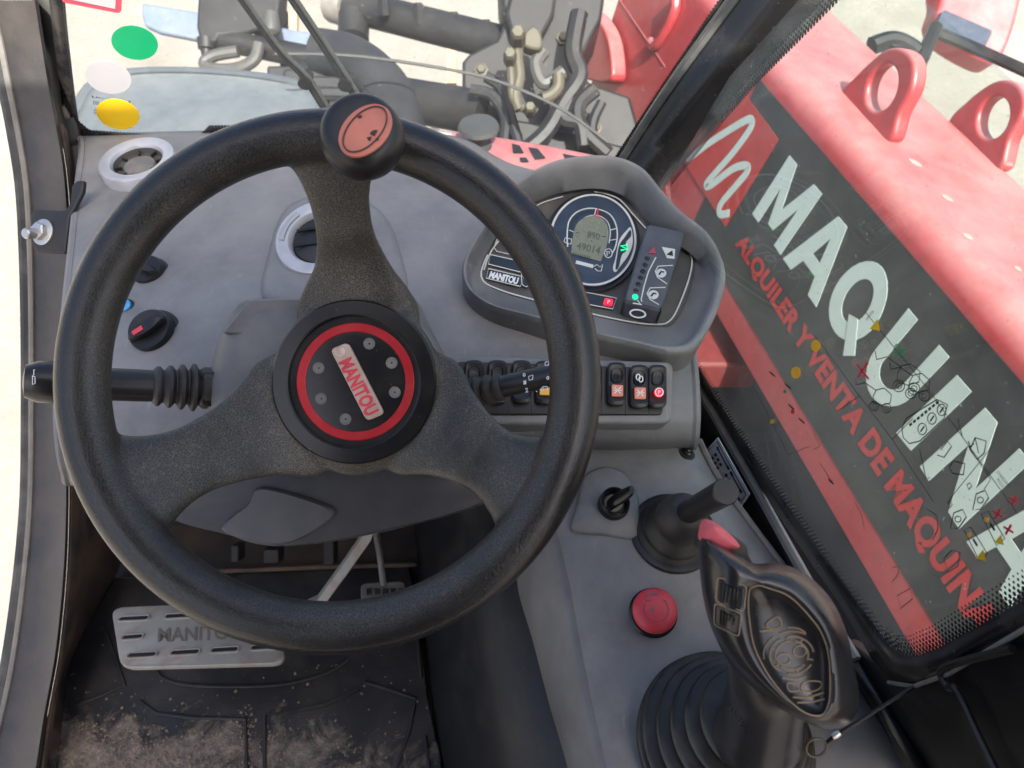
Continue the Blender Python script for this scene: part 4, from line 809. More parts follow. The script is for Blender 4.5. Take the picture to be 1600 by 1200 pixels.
for k in range(22):
    an = k * .2856; e1, e2 = frame(ax); d_ = e1 * math.cos(an) + e2 * math.sin(an); cbox(bm, a + ax * (L - .010) + d_ * .0103, ax * .018, ax.cross(d_) * .0014, d_ * .0014)
build('knurl', bm, M['rubber'], s)

# ================================================================== STEERING WHEEL
WD = .52; WX, WY = (514 - 800) / 1200 * WD, (600 - 596) / 1200 * WD; HUBD = .60
wc = cw(WX, WY, WD); RM, RT = .1668, .0176
t = thing('steering_wheel', 'worn black three spoke steering wheel with red ringed hub and spinner knob', 'steering wheel', wc)
def wl(x, y, dz): return cw(WX + x, WY + y, WD + dz)
bm = B(); n1, n2 = 160, 28
loft(bm, [[wl(math.cos(a) * (RM + RT * math.cos(b)), math.sin(a) * (RM + RT * math.cos(b)), RT * .98 * math.sin(b)) for b in [2 * math.pi * j / n2 for j in range(n2)]] for a in [2 * math.pi * i / n1 for i in list(range(n1)) + [0]]], False, False)
bmesh.ops.remove_doubles(bm, verts=bm.verts, dist=1e-5)
def interp(x, tab):
    for (a, p), (b, q) in zip(tab, tab[1:]):
        if x <= b: f = (x - a) / (b - a); f = f * f * (3 - 2 * f) if False else f; return [i + (j - i) * f for i, j in zip(p, q)]
    return list(tab[-1][1])
def spoke(ang, tab):
    ca, sa = math.cos(R(ang)), math.sin(R(ang)); rings = []
    rs = [.02 + (.1755 - .02) * k / 44 for k in range(45)]
    tv = catmull([Vector((a, p[0], p[1])) for a, p in tab], 200); tz = catmull([Vector((a, p[2], 0)) for a, p in tab], 200)
    for r in rs:
        i = min(range(200), key=lambda k: abs(tv[k].x - r)); w_, th = tv[i].y, tv[i].z; dz = tz[i].y
        if r > .166: f = math.sqrt(max(0, 1 - ((r - .166) / .0125) ** 2)); th *= max(.35, f); w_ *= .97
        ring = []
        for k in range(24):
            b = 2 * math.pi * k / 24; cx, sx = math.cos(b), math.sin(b)
            px = math.copysign(abs(cx) ** .8, cx) * w_; pz = math.copysign(abs(sx) ** .8, sx) * th
            ring.append(wl(ca * r - sa * px, sa * r + ca * px, dz + pz))
        rings.append(ring)
    loft(bm, rings)
top = [(.0, (.050, .013, .100)), (.045, (.050, .013, .100)), (.066, (.047, .013, .096)), (.090, (.0305, .0125, .079)), (.112, (.0218, .012, .050)), (.132, (.0225, .012, .028)), (.147, (.0285, .0125, .014)), (.158, (.040, .013, .006)), (.168, (.052, .013, .002)), (.18, (.058, .012, .001))]
low = [(.0, (.052, .013, .100)), (.045, (.052, .013, .100)), (.066, (.051, .013, .096)), (.086, (.038, .0125, .081)), (.106, (.0295, .012, .058)), (.124, (.0265, .012, .034)), (.140, (.0315, .0125, .018)), (.153, (.042, .013, .008)), (.166, (.058, .013, .002)), (.18, (.064, .012, .001))]
spoke(90, top); spoke(208, low); spoke(332, low)
lathe(bm, wl(0, 0, .105), -VIEW, [(.060, -.02), (.0665, 0), (.0675, .014), (.0655, .0185), (.05, .0190)], 64)
lathe(bm, wl(0, -.027, .105), -VIEW, [(.042, -.012), (.049, 0), (.049, .010), (.046, .014), (.02, .0155)], 64)
rim = build('wheel_body', bm, M['leather'], t, ang=180)
md = rim.modifiers.new('r', 'REMESH'); md.mode = 'VOXEL'; md.voxel_size = .0019; md.use_smooth_shade = True
md = rim.modifiers.new('sm', 'SMOOTH'); md.factor = .5; md.iterations = 14
# hub cap
hz = HUBD - WD
bm = B(); lathe(bm, wl(0, 0, hz + .006), -VIEW, [(.0645, -.004), (.0645, .0035), (.0632, .0052), (.0528, .0062), (.0515, .0052), (.0512, .0028), (.0495, .0026)], 96, True, True); build('hub_cap', bm, M['gloss'], t, ang=25)
bm = B(); c = wl(0.0012, 0, hz + .0034); 
lathe(bm, c, -VIEW, [(.0462, -.002), (.0462, .0012), (.0455, .0016), (.0398, .0016), (.0392, .0012), (.0392, -.002)], 96, False, False); build('red_ring', bm, M['redring'], t, ang=25)
bm = B(); lathe(bm, c, -VIEW, [(.0392, -.002), (.0392, .0008), (.036, .0012), (.004, .0014)], 80, False, True); inn = build('inner_disc', bm, M['gloss'], t, ang=25)
ph = Plane(c - VIEW * .0014, RIGHT, CUP)
for u, v in ((577, 537), (612, 567), (617, 613), (540, 655), (502, 623), (498, 575)):
    bm = B(); lathe(bm, ph.px(u, v), -VIEW, [(.0046, -.001), (.0046, .0007), (.0040, .0008), (.0034, .0001), (.0005, -.0002)], 20, False, True); build('dimple', bm, M['lip'], inn, ang=30)
bm = B(); q = rrect([ph.px(u, v) for u, v in [(517, 546), (545, 535), (602, 646), (574, 658)]], .28, 6); cq = sum(q, Vector()) / len(q)
loft(bm, [q, [p - VIEW * .0024 for p in q], [cq + (p - cq) * .965 - VIEW * .003 for p in q]]); bd = build('name_badge', bm, M['badge'], t, ang=30)
bm = B(); L_ = -VIEW * .0032
text_bm(bm, 'MANITOU', quad(ph, (529, 567), (573, 652), (550, 557), (594, 641)), .045, L_, sp=1.02); build('badge_lettering', bm, M['redp'], bd)
bm = B(); lathe(bm, ph.px(533, 550) - VIEW * .003, -VIEW, [(.0045, 0), (.0042, .0005), (.0036, .0002), (.0005, .0002)], 20, False, True); build('badge_emblem', bm, M['badge'], bd)
# spinner knob
kc = cw((567 - 800) / 1200 * .475, (600 - 216) / 1200 * .475, .475); kax = (-VIEW + CUP * .16 + RIGHT * .05).normalized()
bm = B(); prof = [(.011, -.034), (.012, -.016), (.0215, -.013), (.0248, -.006), (.0258, .001), (.0250, .008), (.0222, .0138), (.017, .0165), (.004, .0172)]
pr = catmull([Vector((a, b, 0)) for a, b in prof], 36); lathe(bm, kc, kax, [(max(.003, p.x), p.y) for p in pr], 56); kn = build('spinner_knob', bm, M['black'], t, ang=60)
pk2 = Plane(kc + kax * .0168, kax.cross(RIGHT), kax.cross(CUP))
eo = ell(571, 204, 49, 34, -43, 48)
q = [pk2.px(*p) for p in eo]; cq = sum(q, Vector()) / 48
bm = B(); loft(bm, [[p - kax * .006 for p in q], [cq + (p - cq) * .98 + kax * .0006 for p in q], [cq + (p - cq) * .7 + kax * .0014 for p in q], [cq + (p - cq) * .1 + kax * .0018 for p in q]]); em = build('emblem_inlay', bm, M['salmon'], kn, ang=60)
bm = B(); stroke(bm, [pk2.px(*p, lift=.0016) for p in ell(571, 204, 43, 24, -47, 44)], .0007, kax, .0005, True)
for pts in ([(580, 212), (585, 208), (589, 206), (584, 214)], [(575, 219), (580, 217), (578, 222)], [(588, 221), (592, 219)], [(560, 186), (566, 184)]): stroke(bm, [pk2.px(*p, lift=.0018) for p in pts], .0014, kax, .0005)
build('emblem_print', bm, M['gloss'], em)

# ================================================================== INSTRUMENT CLUSTER
t = thing('instrument_cluster', 'hooded grey instrument cluster with round gauge, right of the steering wheel', 'instrument cluster', P(920, 480, .80))
oc = [(722, 420), (738, 385), (780, 330), (822, 292), (865, 270), (915, 262), (960, 264), (998, 280), (1030, 312), (1062, 342), (1105, 372), (1130, 412), (1132, 448), (1115, 500), (1085, 545), (1045, 553), (985, 540), (900, 520), (830, 500), (765, 482), (730, 455)]
ic = [(752, 420), (762, 392), (790, 352), (830, 318), (870, 302), (915, 294), (950, 296), (980, 312), (1005, 342), (1035, 368), (1072, 388), (1084, 402), (1084, 425), (1072, 470), (1052, 505), (1030, 510), (985, 505), (905, 488), (840, 472), (790, 458), (758, 442)]
NR = 110; RO, RI = smooth2(oc, NR), smooth2(ic, NR)
cp = plane3(P(760, 430, .775), P(1080, 430, .79), P(920, 300, .845))            # lip plane
fp = plane3(P(760, 430, .800), P(1080, 430, .815), P(920, 300, .872))           # face plane
def mixr(a, b, f): return [p.lerp(q, f) for p, q in zip(a, b)]
def on(pl, rr, l=0): return [pl.px(p.x, p.y, l) for p in rr]
oring = on(cp, RO, -.004); oc3 = sum(oring, Vector()) / NR
back = [oc3 + (p - oc3) * .97 - cp.n * .085 for p in oring]
hood = lambda p: .016 * max(0, min(1, (420 - p.y) / 130))                       # the hood stands proud along the top
r1 = [cp.px(p.x, p.y, hood(p) * .6) for p in RO]; r2 = [cp.px(p.x, p.y, hood(p) + .004) for p in mixr(RO, RI, .09)]
r3 = [cp.px(p.x, p.y, hood(p) + .003) for p in mixr(RO, RI, .22)]; r3b = [cp.px(p.x, p.y, hood(p) * .6 - .003) for p in mixr(RO, RI, .32)]; r4 = [cp.px(p.x, p.y, -.014) for p in mixr(RO, RI, .58)]
r5 = on(fp, mixr(RO, RI, .97), .000); r6 = on(fp, mixr(RO, RI, 1.0), -.002)
bm = B(); loft(bm, [back, oring, r1, r2, r3, r3b, r4, r5, r6], True, False); hs_ = build('housing', bm, M['dash'], t, ang=70)
bm = B(); loft(bm, [on(fp, RI, -.0025), on(fp, RI, -.0015), on(fp, [Vector((918, 400, 0)).lerp(p, .3) for p in RI], -.0015)], True, True); fc = build('face_panel', bm, M['face'], t)
FL = lambda pts, l=.0: [fp.px(p[0], p[1], l) for p in pts]
def fplate(name, pts, m, par, l=.0, th=.0012): bm = B(); prism(bm, FL(pts, l), -fp.n * th); return build(name, bm, m, par)
def fstroke(bm, pts, w, l, closed=False): stroke(bm, FL(pts, l), w, fp.n, .0004, closed)
bm = B(); fstroke(bm, [(p.x, p.y) for p in smooth2([(756, 422), (768, 392), (795, 358)], 10, False)], .0014, .0, False)
fstroke(bm, [(p.x, p.y) for p in smooth2([(929, 300), (965, 310), (990, 336), (1020, 366), (1062, 386), (1080, 400), (1078, 430), (1062, 475), (1048, 500), (1030, 507), (985, 503), (905, 486), (840, 470), (790, 456), (758, 442), (752, 425), (762, 398)], 90, False)], .0016, .0)
fstroke(bm, [(p.x, p.y) for p in smooth2([(830, 326), (850, 316), (880, 307)], 10, False)], .0012, .0); build('border_line', bm, M['line'], fc)
# gauge
GC = (925, 381); bm = B()
prism(bm, FL(ell(GC[0], GC[1], 68, 72, 0, 64), .006), -fp.n * .008); gz = build('gauge', bm, M['dial'], t, bevel=.0006)
bm = B(); fstroke(bm, ell(GC[0], GC[1], 66, 70, 0, 72), .0024, .0062, True); build('gauge_ring', bm, M['line'], gz)
bm = B(); fstroke(bm, ell(GC[0], GC[1], 71.5, 75.5, 0, 72), .0038, .003, True); build('bezel', bm, M['gloss'], gz)
bm = B(); sm_ = lambda pts, n: [(p.x, p.y) for p in smooth2(pts, n, False)]
fstroke(bm, sm_([(886, 392), (885, 375), (888, 352), (900, 338), (918, 332), (936, 334), (952, 342), (961, 358), (963, 376), (960, 392), (955, 402)], 44), .0014, .0062); fstroke(bm, sm_([(897, 374), (902, 358), (914, 346), (932, 343), (947, 352), (952, 368), (950, 386)], 32), .0010, .0062)
for a_, b_ in (((930, 333), (927, 344)), ((963, 363), (952, 366)), ((962, 380), (952, 382)), ((888, 366), (896, 369))): fstroke(bm, [a_, b_], .0010, .0063)
fstroke(bm, [(884, 386), (880, 384), (882, 378), (892, 380), (891, 388), (884, 386)], .0010, .0063); fstroke(bm, ell(949, 402, 6, 7, 0, 16), .0010, .0063, True); fstroke(bm, [(947, 406), (947, 399), (951, 400), (950, 403)], .0009, .0064)
build('scale_print', bm, M['line'], gz)
bm = B(); fstroke(bm, [(888, 386), (888, 370), (894, 352), (905, 341), (920, 337), (938, 339), (952, 348), (957, 362), (957, 390)], .0042, .0058); build('scale_band', bm, M['navy'], gz)
bm = B(); fstroke(bm, [(930, 344), (936, 346), (940, 348)], .0014, .0066); fstroke(bm, [(933, 333), (932, 342)], .0016, .0066); fstroke(bm, [(926, 343), (930, 344)], .0014, .0066); build('red_zone', bm, M['redink'], gz)
lc = [(p.x, p.y) for p in smooth2([(893, 384), (895, 371), (900, 357), (910, 348), (925, 344), (940, 349), (948, 361), (949, 378), (945, 395)], 30, False)] + [(937, 415), (915, 409), (891, 402)]
bm = B(); prism(bm, FL(lc, .0068), -fp.n * .001); lcd = build('lcd_screen', bm, M['lcd'], gz)
bm = B(); LQ = lambda a, b, c, d: quad(fp, a, b, c, d, lift=.0072)
text_bm(bm, '890', LQ((916, 378), (935, 382), (917, 368), (936, 372)), .0); text_bm(bm, '49014', LQ((899, 396), (935, 404), (901, 385), (938, 393)), .0)
for k in range(8): fstroke(bm, [(895 + k * 3.6, 401 + k * .9), (894.4 + k * 3.6, 405 + k * .9)], .0011, .0070)
fstroke(bm, [(899, 370), (904, 371)], .0008, .0070); fstroke(bm, [(940, 376), (945, 377)], .0008, .0070); fstroke(bm, [(922, 383), (924, 384)], .001, .0070); build('lcd_digits', bm, M['lcdink'], lcd)
bm = B(); prism(bm, FL([(899, 413), (926, 420), (925, 425), (898, 418)], .0066), -fp.n * .0006); fstroke(bm, [(926, 423), (931, 420), (936, 424), (940, 420), (938, 430), (932, 430), (928, 426)], .0009, .0066); build('machine_print', bm, M['line'], gz)
bm = B(); q = smooth2([(984, 362), (978, 366), (966, 382), (960, 410), (956, 425), (960, 432), (966, 424), (980, 405), (987, 385)], 40); prism(bm, FL([(p.x, p.y) for p in q], .0068), -fp.n * .001); pn = build('gear_window', bm, M['line'], gz)
bm = B(); q = smooth2([(983, 366), (974, 378), (966, 390), (962, 410), (960, 428), (965, 424), (970, 405), (977, 398), (976, 386), (984, 376)], 40); prism(bm, FL([(p.x, p.y) for p in q], .0073), -fp.n * .0006); build('dark_window', bm, M['navy'], pn)
bm = B(); fstroke(bm, [(968, 399), (978, 397), (968, 392), (978, 391)], .0015, .0078); build('neutral_sign', bm, M['led_g'], pn)
# maker plate and warning lamps at the left, lamp strip below
def framed(name, pts, m, l=.001): 
    o_ = fplate(name, pts, m, fc, l); bm = B(); fstroke(bm, pts, .0012, l + .0002, True); build('frame_line', bm, M['line'], o_); return o_
framed('lamp_window', [(766, 399), (832, 414), (831, 431), (763, 414)], M['navy'])
nm_ = framed('maker_plate', [(763, 421), (818, 434), (813, 449), (760, 436)], M['navy'])
bm = B(); text_bm(bm, 'MANITOU', quad(fp, (763, 436), (808, 446.5), (767, 425), (811, 435.5), lift=.0018), .05, sp=.95); build('plate_lettering', bm, M['white'], nm_)
for x, y in ((822, 433), (840, 438)):
    o_ = fplate('lamp_slot', [(p.x, p.y) for p in smooth2([(x - 6, y - 15), (x, y - 19), (x + 6, y - 13), (x + 6, y + 9), (x, y + 17), (x - 7, y + 10)], 24)], M['navy'], fc, .0016)
    bm = B(); fstroke(bm, [(p.x, p.y) for p in smooth2([(x - 6, y - 15), (x, y - 19), (x + 6, y - 13), (x + 6, y + 9), (x, y + 17), (x - 7, y + 10)], 24)], .0009, .0018, True); build('frame_line', bm, M['line'], o_)
bm = B(); fstroke(bm, [(822, 421), (827, 418)], .0026, .0020); build('green_lamp', bm, M['led_g'], fc)
bm = B(); fstroke(bm, [(778, 372), (772, 388), (776, 394), (806, 401)], .0010, .0012); fstroke(bm, [(788, 376), (786, 384), (800, 388)], .0010, .0012); build('button_outline', bm, M['line'], fc)
o_ = framed('lamp_strip', [(905, 456), (963, 467), (957, 484), (903, 474)], M['navy'])
bm = B(); prism(bm, FL([(p[0], p[1]) for p in rrect([Vector((944, 468, 0)), Vector((958, 470, 0)), Vector((956, 480, 0)), Vector((942, 478, 0))], .3)], .0026), -fp.n * .0015); rl = build('red_lamp', bm, M['led_r'], fc)
bm = B(); text_bm(bm, 'P', quad(fp, (948, 477), (952, 477.8), (949, 471), (953, 472), lift=.003), .02); build('lamp_letter', bm, M['white'], rl)
# load indicator keypad
t = thing('load_indicator', 'dark grey load indicator keypad with green light, at the right of the instrument cluster', 'load indicator', fp.px(1020, 440))
kp = [(1012, 378), (1026, 374), (1062, 382), (1064, 392), (1052, 440), (1036, 488), (1026, 503), (1012, 505), (972, 492), (969, 486), (985, 440), (1000, 398)]
q = resample(catmull(FL(rrect([Vector((1005, 372, 0)), Vector((1064, 384, 0)), Vector((1026, 507, 0)), Vector((968, 492, 0))], .12, 6), .0), 120, True), 70); cq = sum(q, Vector()) / 70
bm = B(); loft(bm, [q, [p + fp.n * .020 for p in q], [cq + (p - cq) * .96 + fp.n * .0235 for p in q], [cq + (p - cq) * .90 + fp.n * .0245 for p in q]]); kb = build('body', bm, M['pad'], t, ang=30)
kpl = Plane(cq + fp.n * .0248, fp.n.cross(RIGHT), fp.n.cross(CUP))
KP = lambda pts, l=.0: [kpl.px(*p, lift=l) for p in pts]
def kx(x, y): return (730 + x * .23125, 290 + y * .23125)
bm = B(); stroke(bm, KP([kx(*p) for p in [(1275, 485), (1225, 580), (1195, 680), (1175, 770), (1180, 785)]]), .0012, kpl.n, .0003)
stroke(bm, KP([kx(*p) for p in [(1390, 540), (1290, 545), (1270, 580), (1285, 620), (1350, 665)]]), .0011, kpl.n, .0003); stroke(bm, KP([kx(*p) for p in [(1340, 688), (1235, 692), (1215, 730), (1235, 770), (1295, 805)]]), .0011, kpl.n, .0003)
prism(bm, KP([kx(*p) for p in [(1315, 415), (1405, 430), (1400, 495), (1350, 490)]], .0003), -kpl.n * .0005)
for y in (592, 738): prism(bm, KP([kx(1310 - (y - 592) * .36 + 36 * math.cos(k * .4), y + 30 * math.sin(k * .4)) for k in range(16)], .0003), -kpl.n * .0005)
stroke(bm, KP([kx(*p) for p in ell(1152, 866, 52, 26, 8, 24)]), .0017, kpl.n, .0004, True); stroke(bm, KP([kx(*p) for p in [(1118, 795), (1150, 800), (1180, 805)]]), .0014, kpl.n, .0003); stroke(bm, KP([kx(*p) for p in [(1150, 775), (1168, 800)]]), .0010, kpl.n, .0003); build('keypad_print', bm, M['line'], kb)
bm = B(); prism(bm, KP([kx(*p) for p in [(1345, 468), (1385, 440), (1390, 478)]], .0008), -kpl.n * .0003)
for y in (592, 738): stroke(bm, KP([kx(*p) for p in [(1295 - (y - 592) * .36, y + 12), (1310 - (y - 592) * .36, y - 8), (1330 - (y - 592) * .36, y - 4)]], .0006), .0018, kpl.n, .0003)
build('symbol_print', bm, M['ink'], kb)
for k in range(6):
    x, y = 1218 - k * 15.4, 492 + k * 43.5; bm = B(); lathe(bm, kpl.px(*kx(x, y)), kpl.n, [(.0027, -.001), (.0027, .0004), (.0015, .0009)], 14); build('lamp', bm, M['gloss'], kb)
bm = B(); lathe(bm, kpl.px(*kx(1135, 752)), kpl.n, [(.0030, -.001), (.0030, .0005), (.0015, .0012)], 16); build('green_lamp', bm, M['led_g'], kb)
bm = B(); prism(bm, KP([kx(*p) for p in [(1225, 455), (1262, 415), (1276, 462)]], .0006), -kpl.n * .0008); build('red_lamp', bm, M['crimson'], kb)

# ================================================================== SWITCH PANEL
pspl = plane3(P(720, 600, .712), P(1035, 612, .728), P(880, 650, .712))
t = thing('switch_panel', 'row of black rocker switches low on the dashboard beside the wiper stalk', 'switch panel', pspl.px(880, 610))
bm = B(); q = rrect([pspl.px(u, v) for u, v in [(714, 566), (1036, 577), (1034, 650), (716, 650)]], .1, 4); prism(bm, [p + pspl.n * .004 for p in q], -pspl.n * .04); build('panel_frame', bm, M['black'], t, bevel=.0015)
bm = B(); q = rrect([pspl.px(u, v) for u, v in [(700, 555), (1052, 566), (1050, 662), (700, 664)]], .15, 6); prism(bm, [p + pspl.n * .0015 for p in q], -pspl.n * .05); build('surround', bm, M['dash'], t, bevel=.003, seg=3)
for k in range(9):
    u = 722 + k * 36.4; bm = B(); stroke(bm, [pspl.px(u, 572 + k * 1.2, .0042), pspl.px(u, 648, .0042)], .0012, pspl.n, .0008); build('divider', bm, M['gloss'], t)
for u, vm, m, sym in ((740, 602, None, 0), (776, 602, None, 0), (813, 602, None, 0), (849, 603, 'amber', 0), (886, 606, None, 0), (923, 606, None, 0), (960, 605, 'orange', 1), (995, 609, 'orange', 2), (1023, 609, 'led', 3)):
    w_ = 14.5 if u < 950 else 14
    o2 = [(p.x, p.y) for p in smooth2([(u - w_, vm - 24), (u - w_ * .6, vm - 33), (u + w_ * .6, vm - 33), (u + w_, vm - 24), (u + w_, vm + 22), (u + w_ * .6, vm + 31), (u - w_ * .6, vm + 31), (u - w_, vm + 22)], 40)]
    q = [pspl.px(*p, lift=.003) for p in o2]; cq = sum(q, Vector()) / 40
    def hgt(p): s_ = (p - cq).dot(CUP); return .006 + .10 * max(0, -s_) + .05 * max(0, s_)
    bm = B(); loft(bm, [q, [p + pspl.n * hgt(p) for p in q], [cq + (p - cq) * .86 + pspl.n * (hgt(p) + .0014) for p in q], [cq + (p - cq) * .5 + pspl.n * .0062 for p in q]]); sw = build('rocker_switch', bm, M['black'], t, ang=40)
    def SP(pu, pv, l): return pspl.px(pu, pv, l)
    bm = B(); o3 = [(p.x, p.y) for p in smooth2([(u - 8, vm - 20), (u, vm - 25), (u + 8, vm - 20), (u + 8, vm - 6), (u, vm - 2), (u - 8, vm - 6)], 24)]
    q = [SP(*p, .0108) for p in o3]; cq2 = sum(q, Vector()) / 24; loft(bm, [[p - pspl.n * .003 for p in q], q, [cq2 + (p - cq2) * .8 - pspl.n * .0016 for p in q]]); build('thumb_dish', bm, M['gloss'], sw, ang=50)
    if m in ('amber', 'orange'):
        bm = B(); prism(bm, rrect([SP(a, b, .0128) for a, b in [(u - 8.5, vm + 2), (u + 9, vm + 2.5), (u + 9, vm + 20), (u - 8.5, vm + 20)]], .1, 3), -pspl.n * .003); ls = build('lens', bm, M[m], sw, bevel=.0003)
        if m == 'orange':
            bm = B(); stroke(bm, [SP(u - 5, vm + 6, .0131), SP(u + 5, vm + 16, .0131)], .0009, pspl.n, .0002); stroke(bm, [SP(u + 5, vm + 6, .0131), SP(u - 5, vm + 16, .0131)], .0009, pspl.n, .0002); stroke(bm, [SP(u - 6, vm + 11, .0131), SP(u + 6, vm + 11, .0131)], .0009, pspl.n, .0002); build('lens_print', bm, M['white'], ls)
    if sym == 2:
        bm = B()
        for dx in (-3, 3): stroke(bm, [SP(p[0], p[1], .0104) for p in ell(u + dx * .7, vm - 13 + dx * .5, 3, 4.5, 0, 14)], .0010, pspl.n, .0003, True)
        build('switch_print', bm, M['white'], sw)
    if sym == 3:
        bm = B(); lathe(bm, SP(u + 1, vm + 10, .0128), pspl.n, [(.0044, -.002), (.0044, .0002), (.003, .0005)], 18); ls = build('lens', bm, M['led_r'], sw)
        bm = B(); stroke(bm, [SP(p[0], p[1], .0135) for p in ell(u + 1, vm + 10, 6.2, 6.2, 0, 18)], .0009, pspl.n, .0003, True); text_bm(bm, 'P', quad(pspl, (u - .8, vm + 13), (u + 3, vm + 13), (u - .8, vm + 7), (u + 3, vm + 7), lift=.0137), .02); build('lens_print', bm, M['white'], ls)

# ================================================================== SIDE CONSOLE
T_C = thing('side_console', 'grey moulded side console running along the right of the seat', 'console', PH(980, 1050, 1.15))
TL_ = [(790, 690), (838, 760), (868, 830), (886, 900), (905, 1000), (924, 1100), (946, 1200), (972, 1320)]
TR_ = [(1092, 690), (1120, 745), (1165, 810), (1230, 896), (1312, 1005), (1386, 1105), (1462, 1205), (1550, 1320)]
HH = [.655, .652, .650, .655, .668, .672, .675, .68]
SK = [(760, 690), (800, 770), (808, 840), (809, 917), (832, 1000), (858, 1100), (887, 1200), (915, 1320)]
FLR = [(640, 800), (648, 840), (652, 880), (656, 930), (664, 1000), (676, 1100), (692, 1200), (712, 1320)]
rowsC = []
for (a, b), (c, d_), h, (e, f_), (g1, g2) in zip(TL_, TR_, HH, SK, FLR):
    fr = [0, .05, .15, .3, .45, .6, .75, .9, 1]
    rowsC.append([PH(a + (c - a) * k, b + (d_ - b) * k, h + (.006 if k == 0 else .001 if k == .05 else 0) + (.012 if k == 1 else 0)) for k in fr])
rc_ = [catmull(r, 40) for r in rowsC]; cc_ = [catmull([rc_[i][j] for i in range(8)], 60) for j in range(40)]
bm = B(); loft(bm, cc_, False, False, closed=False); bmesh.ops.recalc_face_normals(bm, faces=bm.faces); CB = BVHTree.FromBMesh(bm)
build('top_panel', bm, M['dash'], T_C, ang=80, solid=.005)
sk = catmull([PH(a, b, .755) for a, b in SK], 60); tl = [p for p in cc_[0]]
bm = B(); mid1 = [a.lerp(b, .12) + RIGHT * -.004 + UP * .003 for a, b in zip(tl, sk)]
loft(bm, [tl, mid1, [a.lerp(b, .55) + RIGHT * -.004 for a, b in zip(tl, sk)], sk], False, False, closed=False); build('skirt', bm, M['shroud'], T_C, ang=70, solid=.004)
fl_ = catmull([PH(a, b, FH - .004) for a, b in FLR], 60)
bm = B(); loft(bm, [[p + UP * -.001 + RIGHT * .004 for p in sk], fl_], False, False, closed=False); build('lower_wall', bm, M['mat'], T_C, solid=.006)
bm = B(); e = cc_[-1]; tube(bm, [p + UP * .002 for p in e], .0035, 8); build('edge_bead', bm, M['lip'], T_C)
def screw(u, v, bv, r, par, name='screw'):
    l, n = hit(bv, u, v); bm = B(); lathe(bm, l, n, [(r * 1.8, -.003), (r * 1.8, .0008), (r, .001), (r, .003), (r * .7, .0045)], 18); s_ = build(name, bm, M['black'], par, ang=30)
    bm = B(); lathe(bm, l + n * .0046, n, [(r * .35, -.002), (r * .35, .0003)], 6); build('socket', bm, M['steel'], s_)
screw(1074, 709, CB, .0045, T_C)
bmq = B(); loft(bmq, [mid1, sk], False, False, closed=False); KB = BVHTree.FromBMesh(bmq); bmq.free()
screw(868, 1128, KB, .0045, T_C)
# ignition switch on its raised pad
t = thing('ignition_switch', 'black ignition switch with a key on a raised pad of the console', 'ignition switch', hit(CB, 950, 800)[0])
oc = smooth2([(893, 830), (900, 790), (908, 752), (925, 738), (948, 733), (975, 744), (992, 770), (998, 805), (996, 842), (945, 838)], 48)
q = [hit(CB, p.x, p.y + 0)[0] for p in oc]; cq = sum(q, Vector()) / 48; pn_ = (hit(CB, 950, 800)[1] * .6 - VIEW * .4).normalized()
bm = B(); loft(bm, [[p - pn_ * .004 for p in q], [cq + (p - cq) * .98 + pn_ * .010 * (1 - .9 * max(0, min(1, (p - cq).dot(CUP) / -.03))) for p in q], [cq + (p - cq) * .90 + pn_ * .014 * (1 - .8 * max(0, min(1, (p - cq).dot(CUP) / -.03))) for p in q], [cq + (p - cq) * .4 + pn_ * .012 for p in q]]); build('raised_pad', bm, M['dash'], t, ang=70)
pI = Plane(cq + pn_ * .012, pn_.cross(RIGHT), pn_.cross(CUP)); c = pI.px(958, 790)
bm = B(); lathe(bm, c, pn_, [(.0150, -.006), (.0150, .004), (.0135, .007), (.0105, .0075), (.0100, .005)], 32); build('bezel', bm, M['gloss'], t, ang=30)
bm = B(); lathe(bm, c, pn_, [(.0085, .002), (.0085, .0085), (.0075, .0095)], 24); build('lock_barrel', bm, M['steelrust'], t, ang=30)
kd = (P(991, 768, .70) - P(955, 790, .72)).normalized()
bm = B(); tube(bm, catmull([c + pn_ * .010 - kd * .012, c + pn_ * .016 - kd * .004, c + pn_ * .018 + kd * .012, c + pn_ * .020 + kd * .022], 14), [.0045 + .002 * math.sin(k / 13 * 3.14) for k in range(14)], 12, flat=.6); build('key', bm, M['gloss'], t, ang=60)
bm = B(); 
for k in (0, 1): lathe(bm, c + pn_ * (.0085 + k * .004), (pn_ + kd * .3).normalized(), [(.0125, 0), (.0138, .001), (.0138, .003), (.0125, .004), (.011, .002)], 28, False, False)
build('key_collar', bm, M['gloss'], t, ang=40)
# gear lever
base = hit(CB, 1052, 832)[0]; tip = P(1134, 768, .575); lv = (tip - base).normalized()
t = thing('hand_lever', 'plain black round lever rising from a rubber boot on the console', 'lever', base)
bm = B(); pr = catmull([Vector(p + (0,)) for p in [(.034, -.006), (.0350, .004), (.0325, .009), (.0305, .012), (.0305, .018), (.0270, .024), (.0235, .030), (.0225, .038), (.0205, .046), (.0165, .054), (.0125, .058)]], 40); lathe(bm, base, (UP * .55 + lv * .45).normalized(), [(p.x, p.y) for p in pr], 36); build('boot', bm, M['rubber'], t, ang=60)
b2 = base + (UP * .55 + lv * .45).normalized() * .045; dv = (tip - b2); 
bm = B(); lathe(bm, b2, dv.normalized(), [(.0098, 0), (.0102, dv.length * .5), (.0104, dv.length - .0015), (.0095, dv.length), (.003, dv.length + .0002)], 28); build('shaft', bm, M['black'], t, ang=30)
bm = B(); lathe(bm, base, UP, [(.040, -.004), (.040, .002), (.036, .003)], 36); build('base_ring', bm, M['gloss'], t, ang=30)
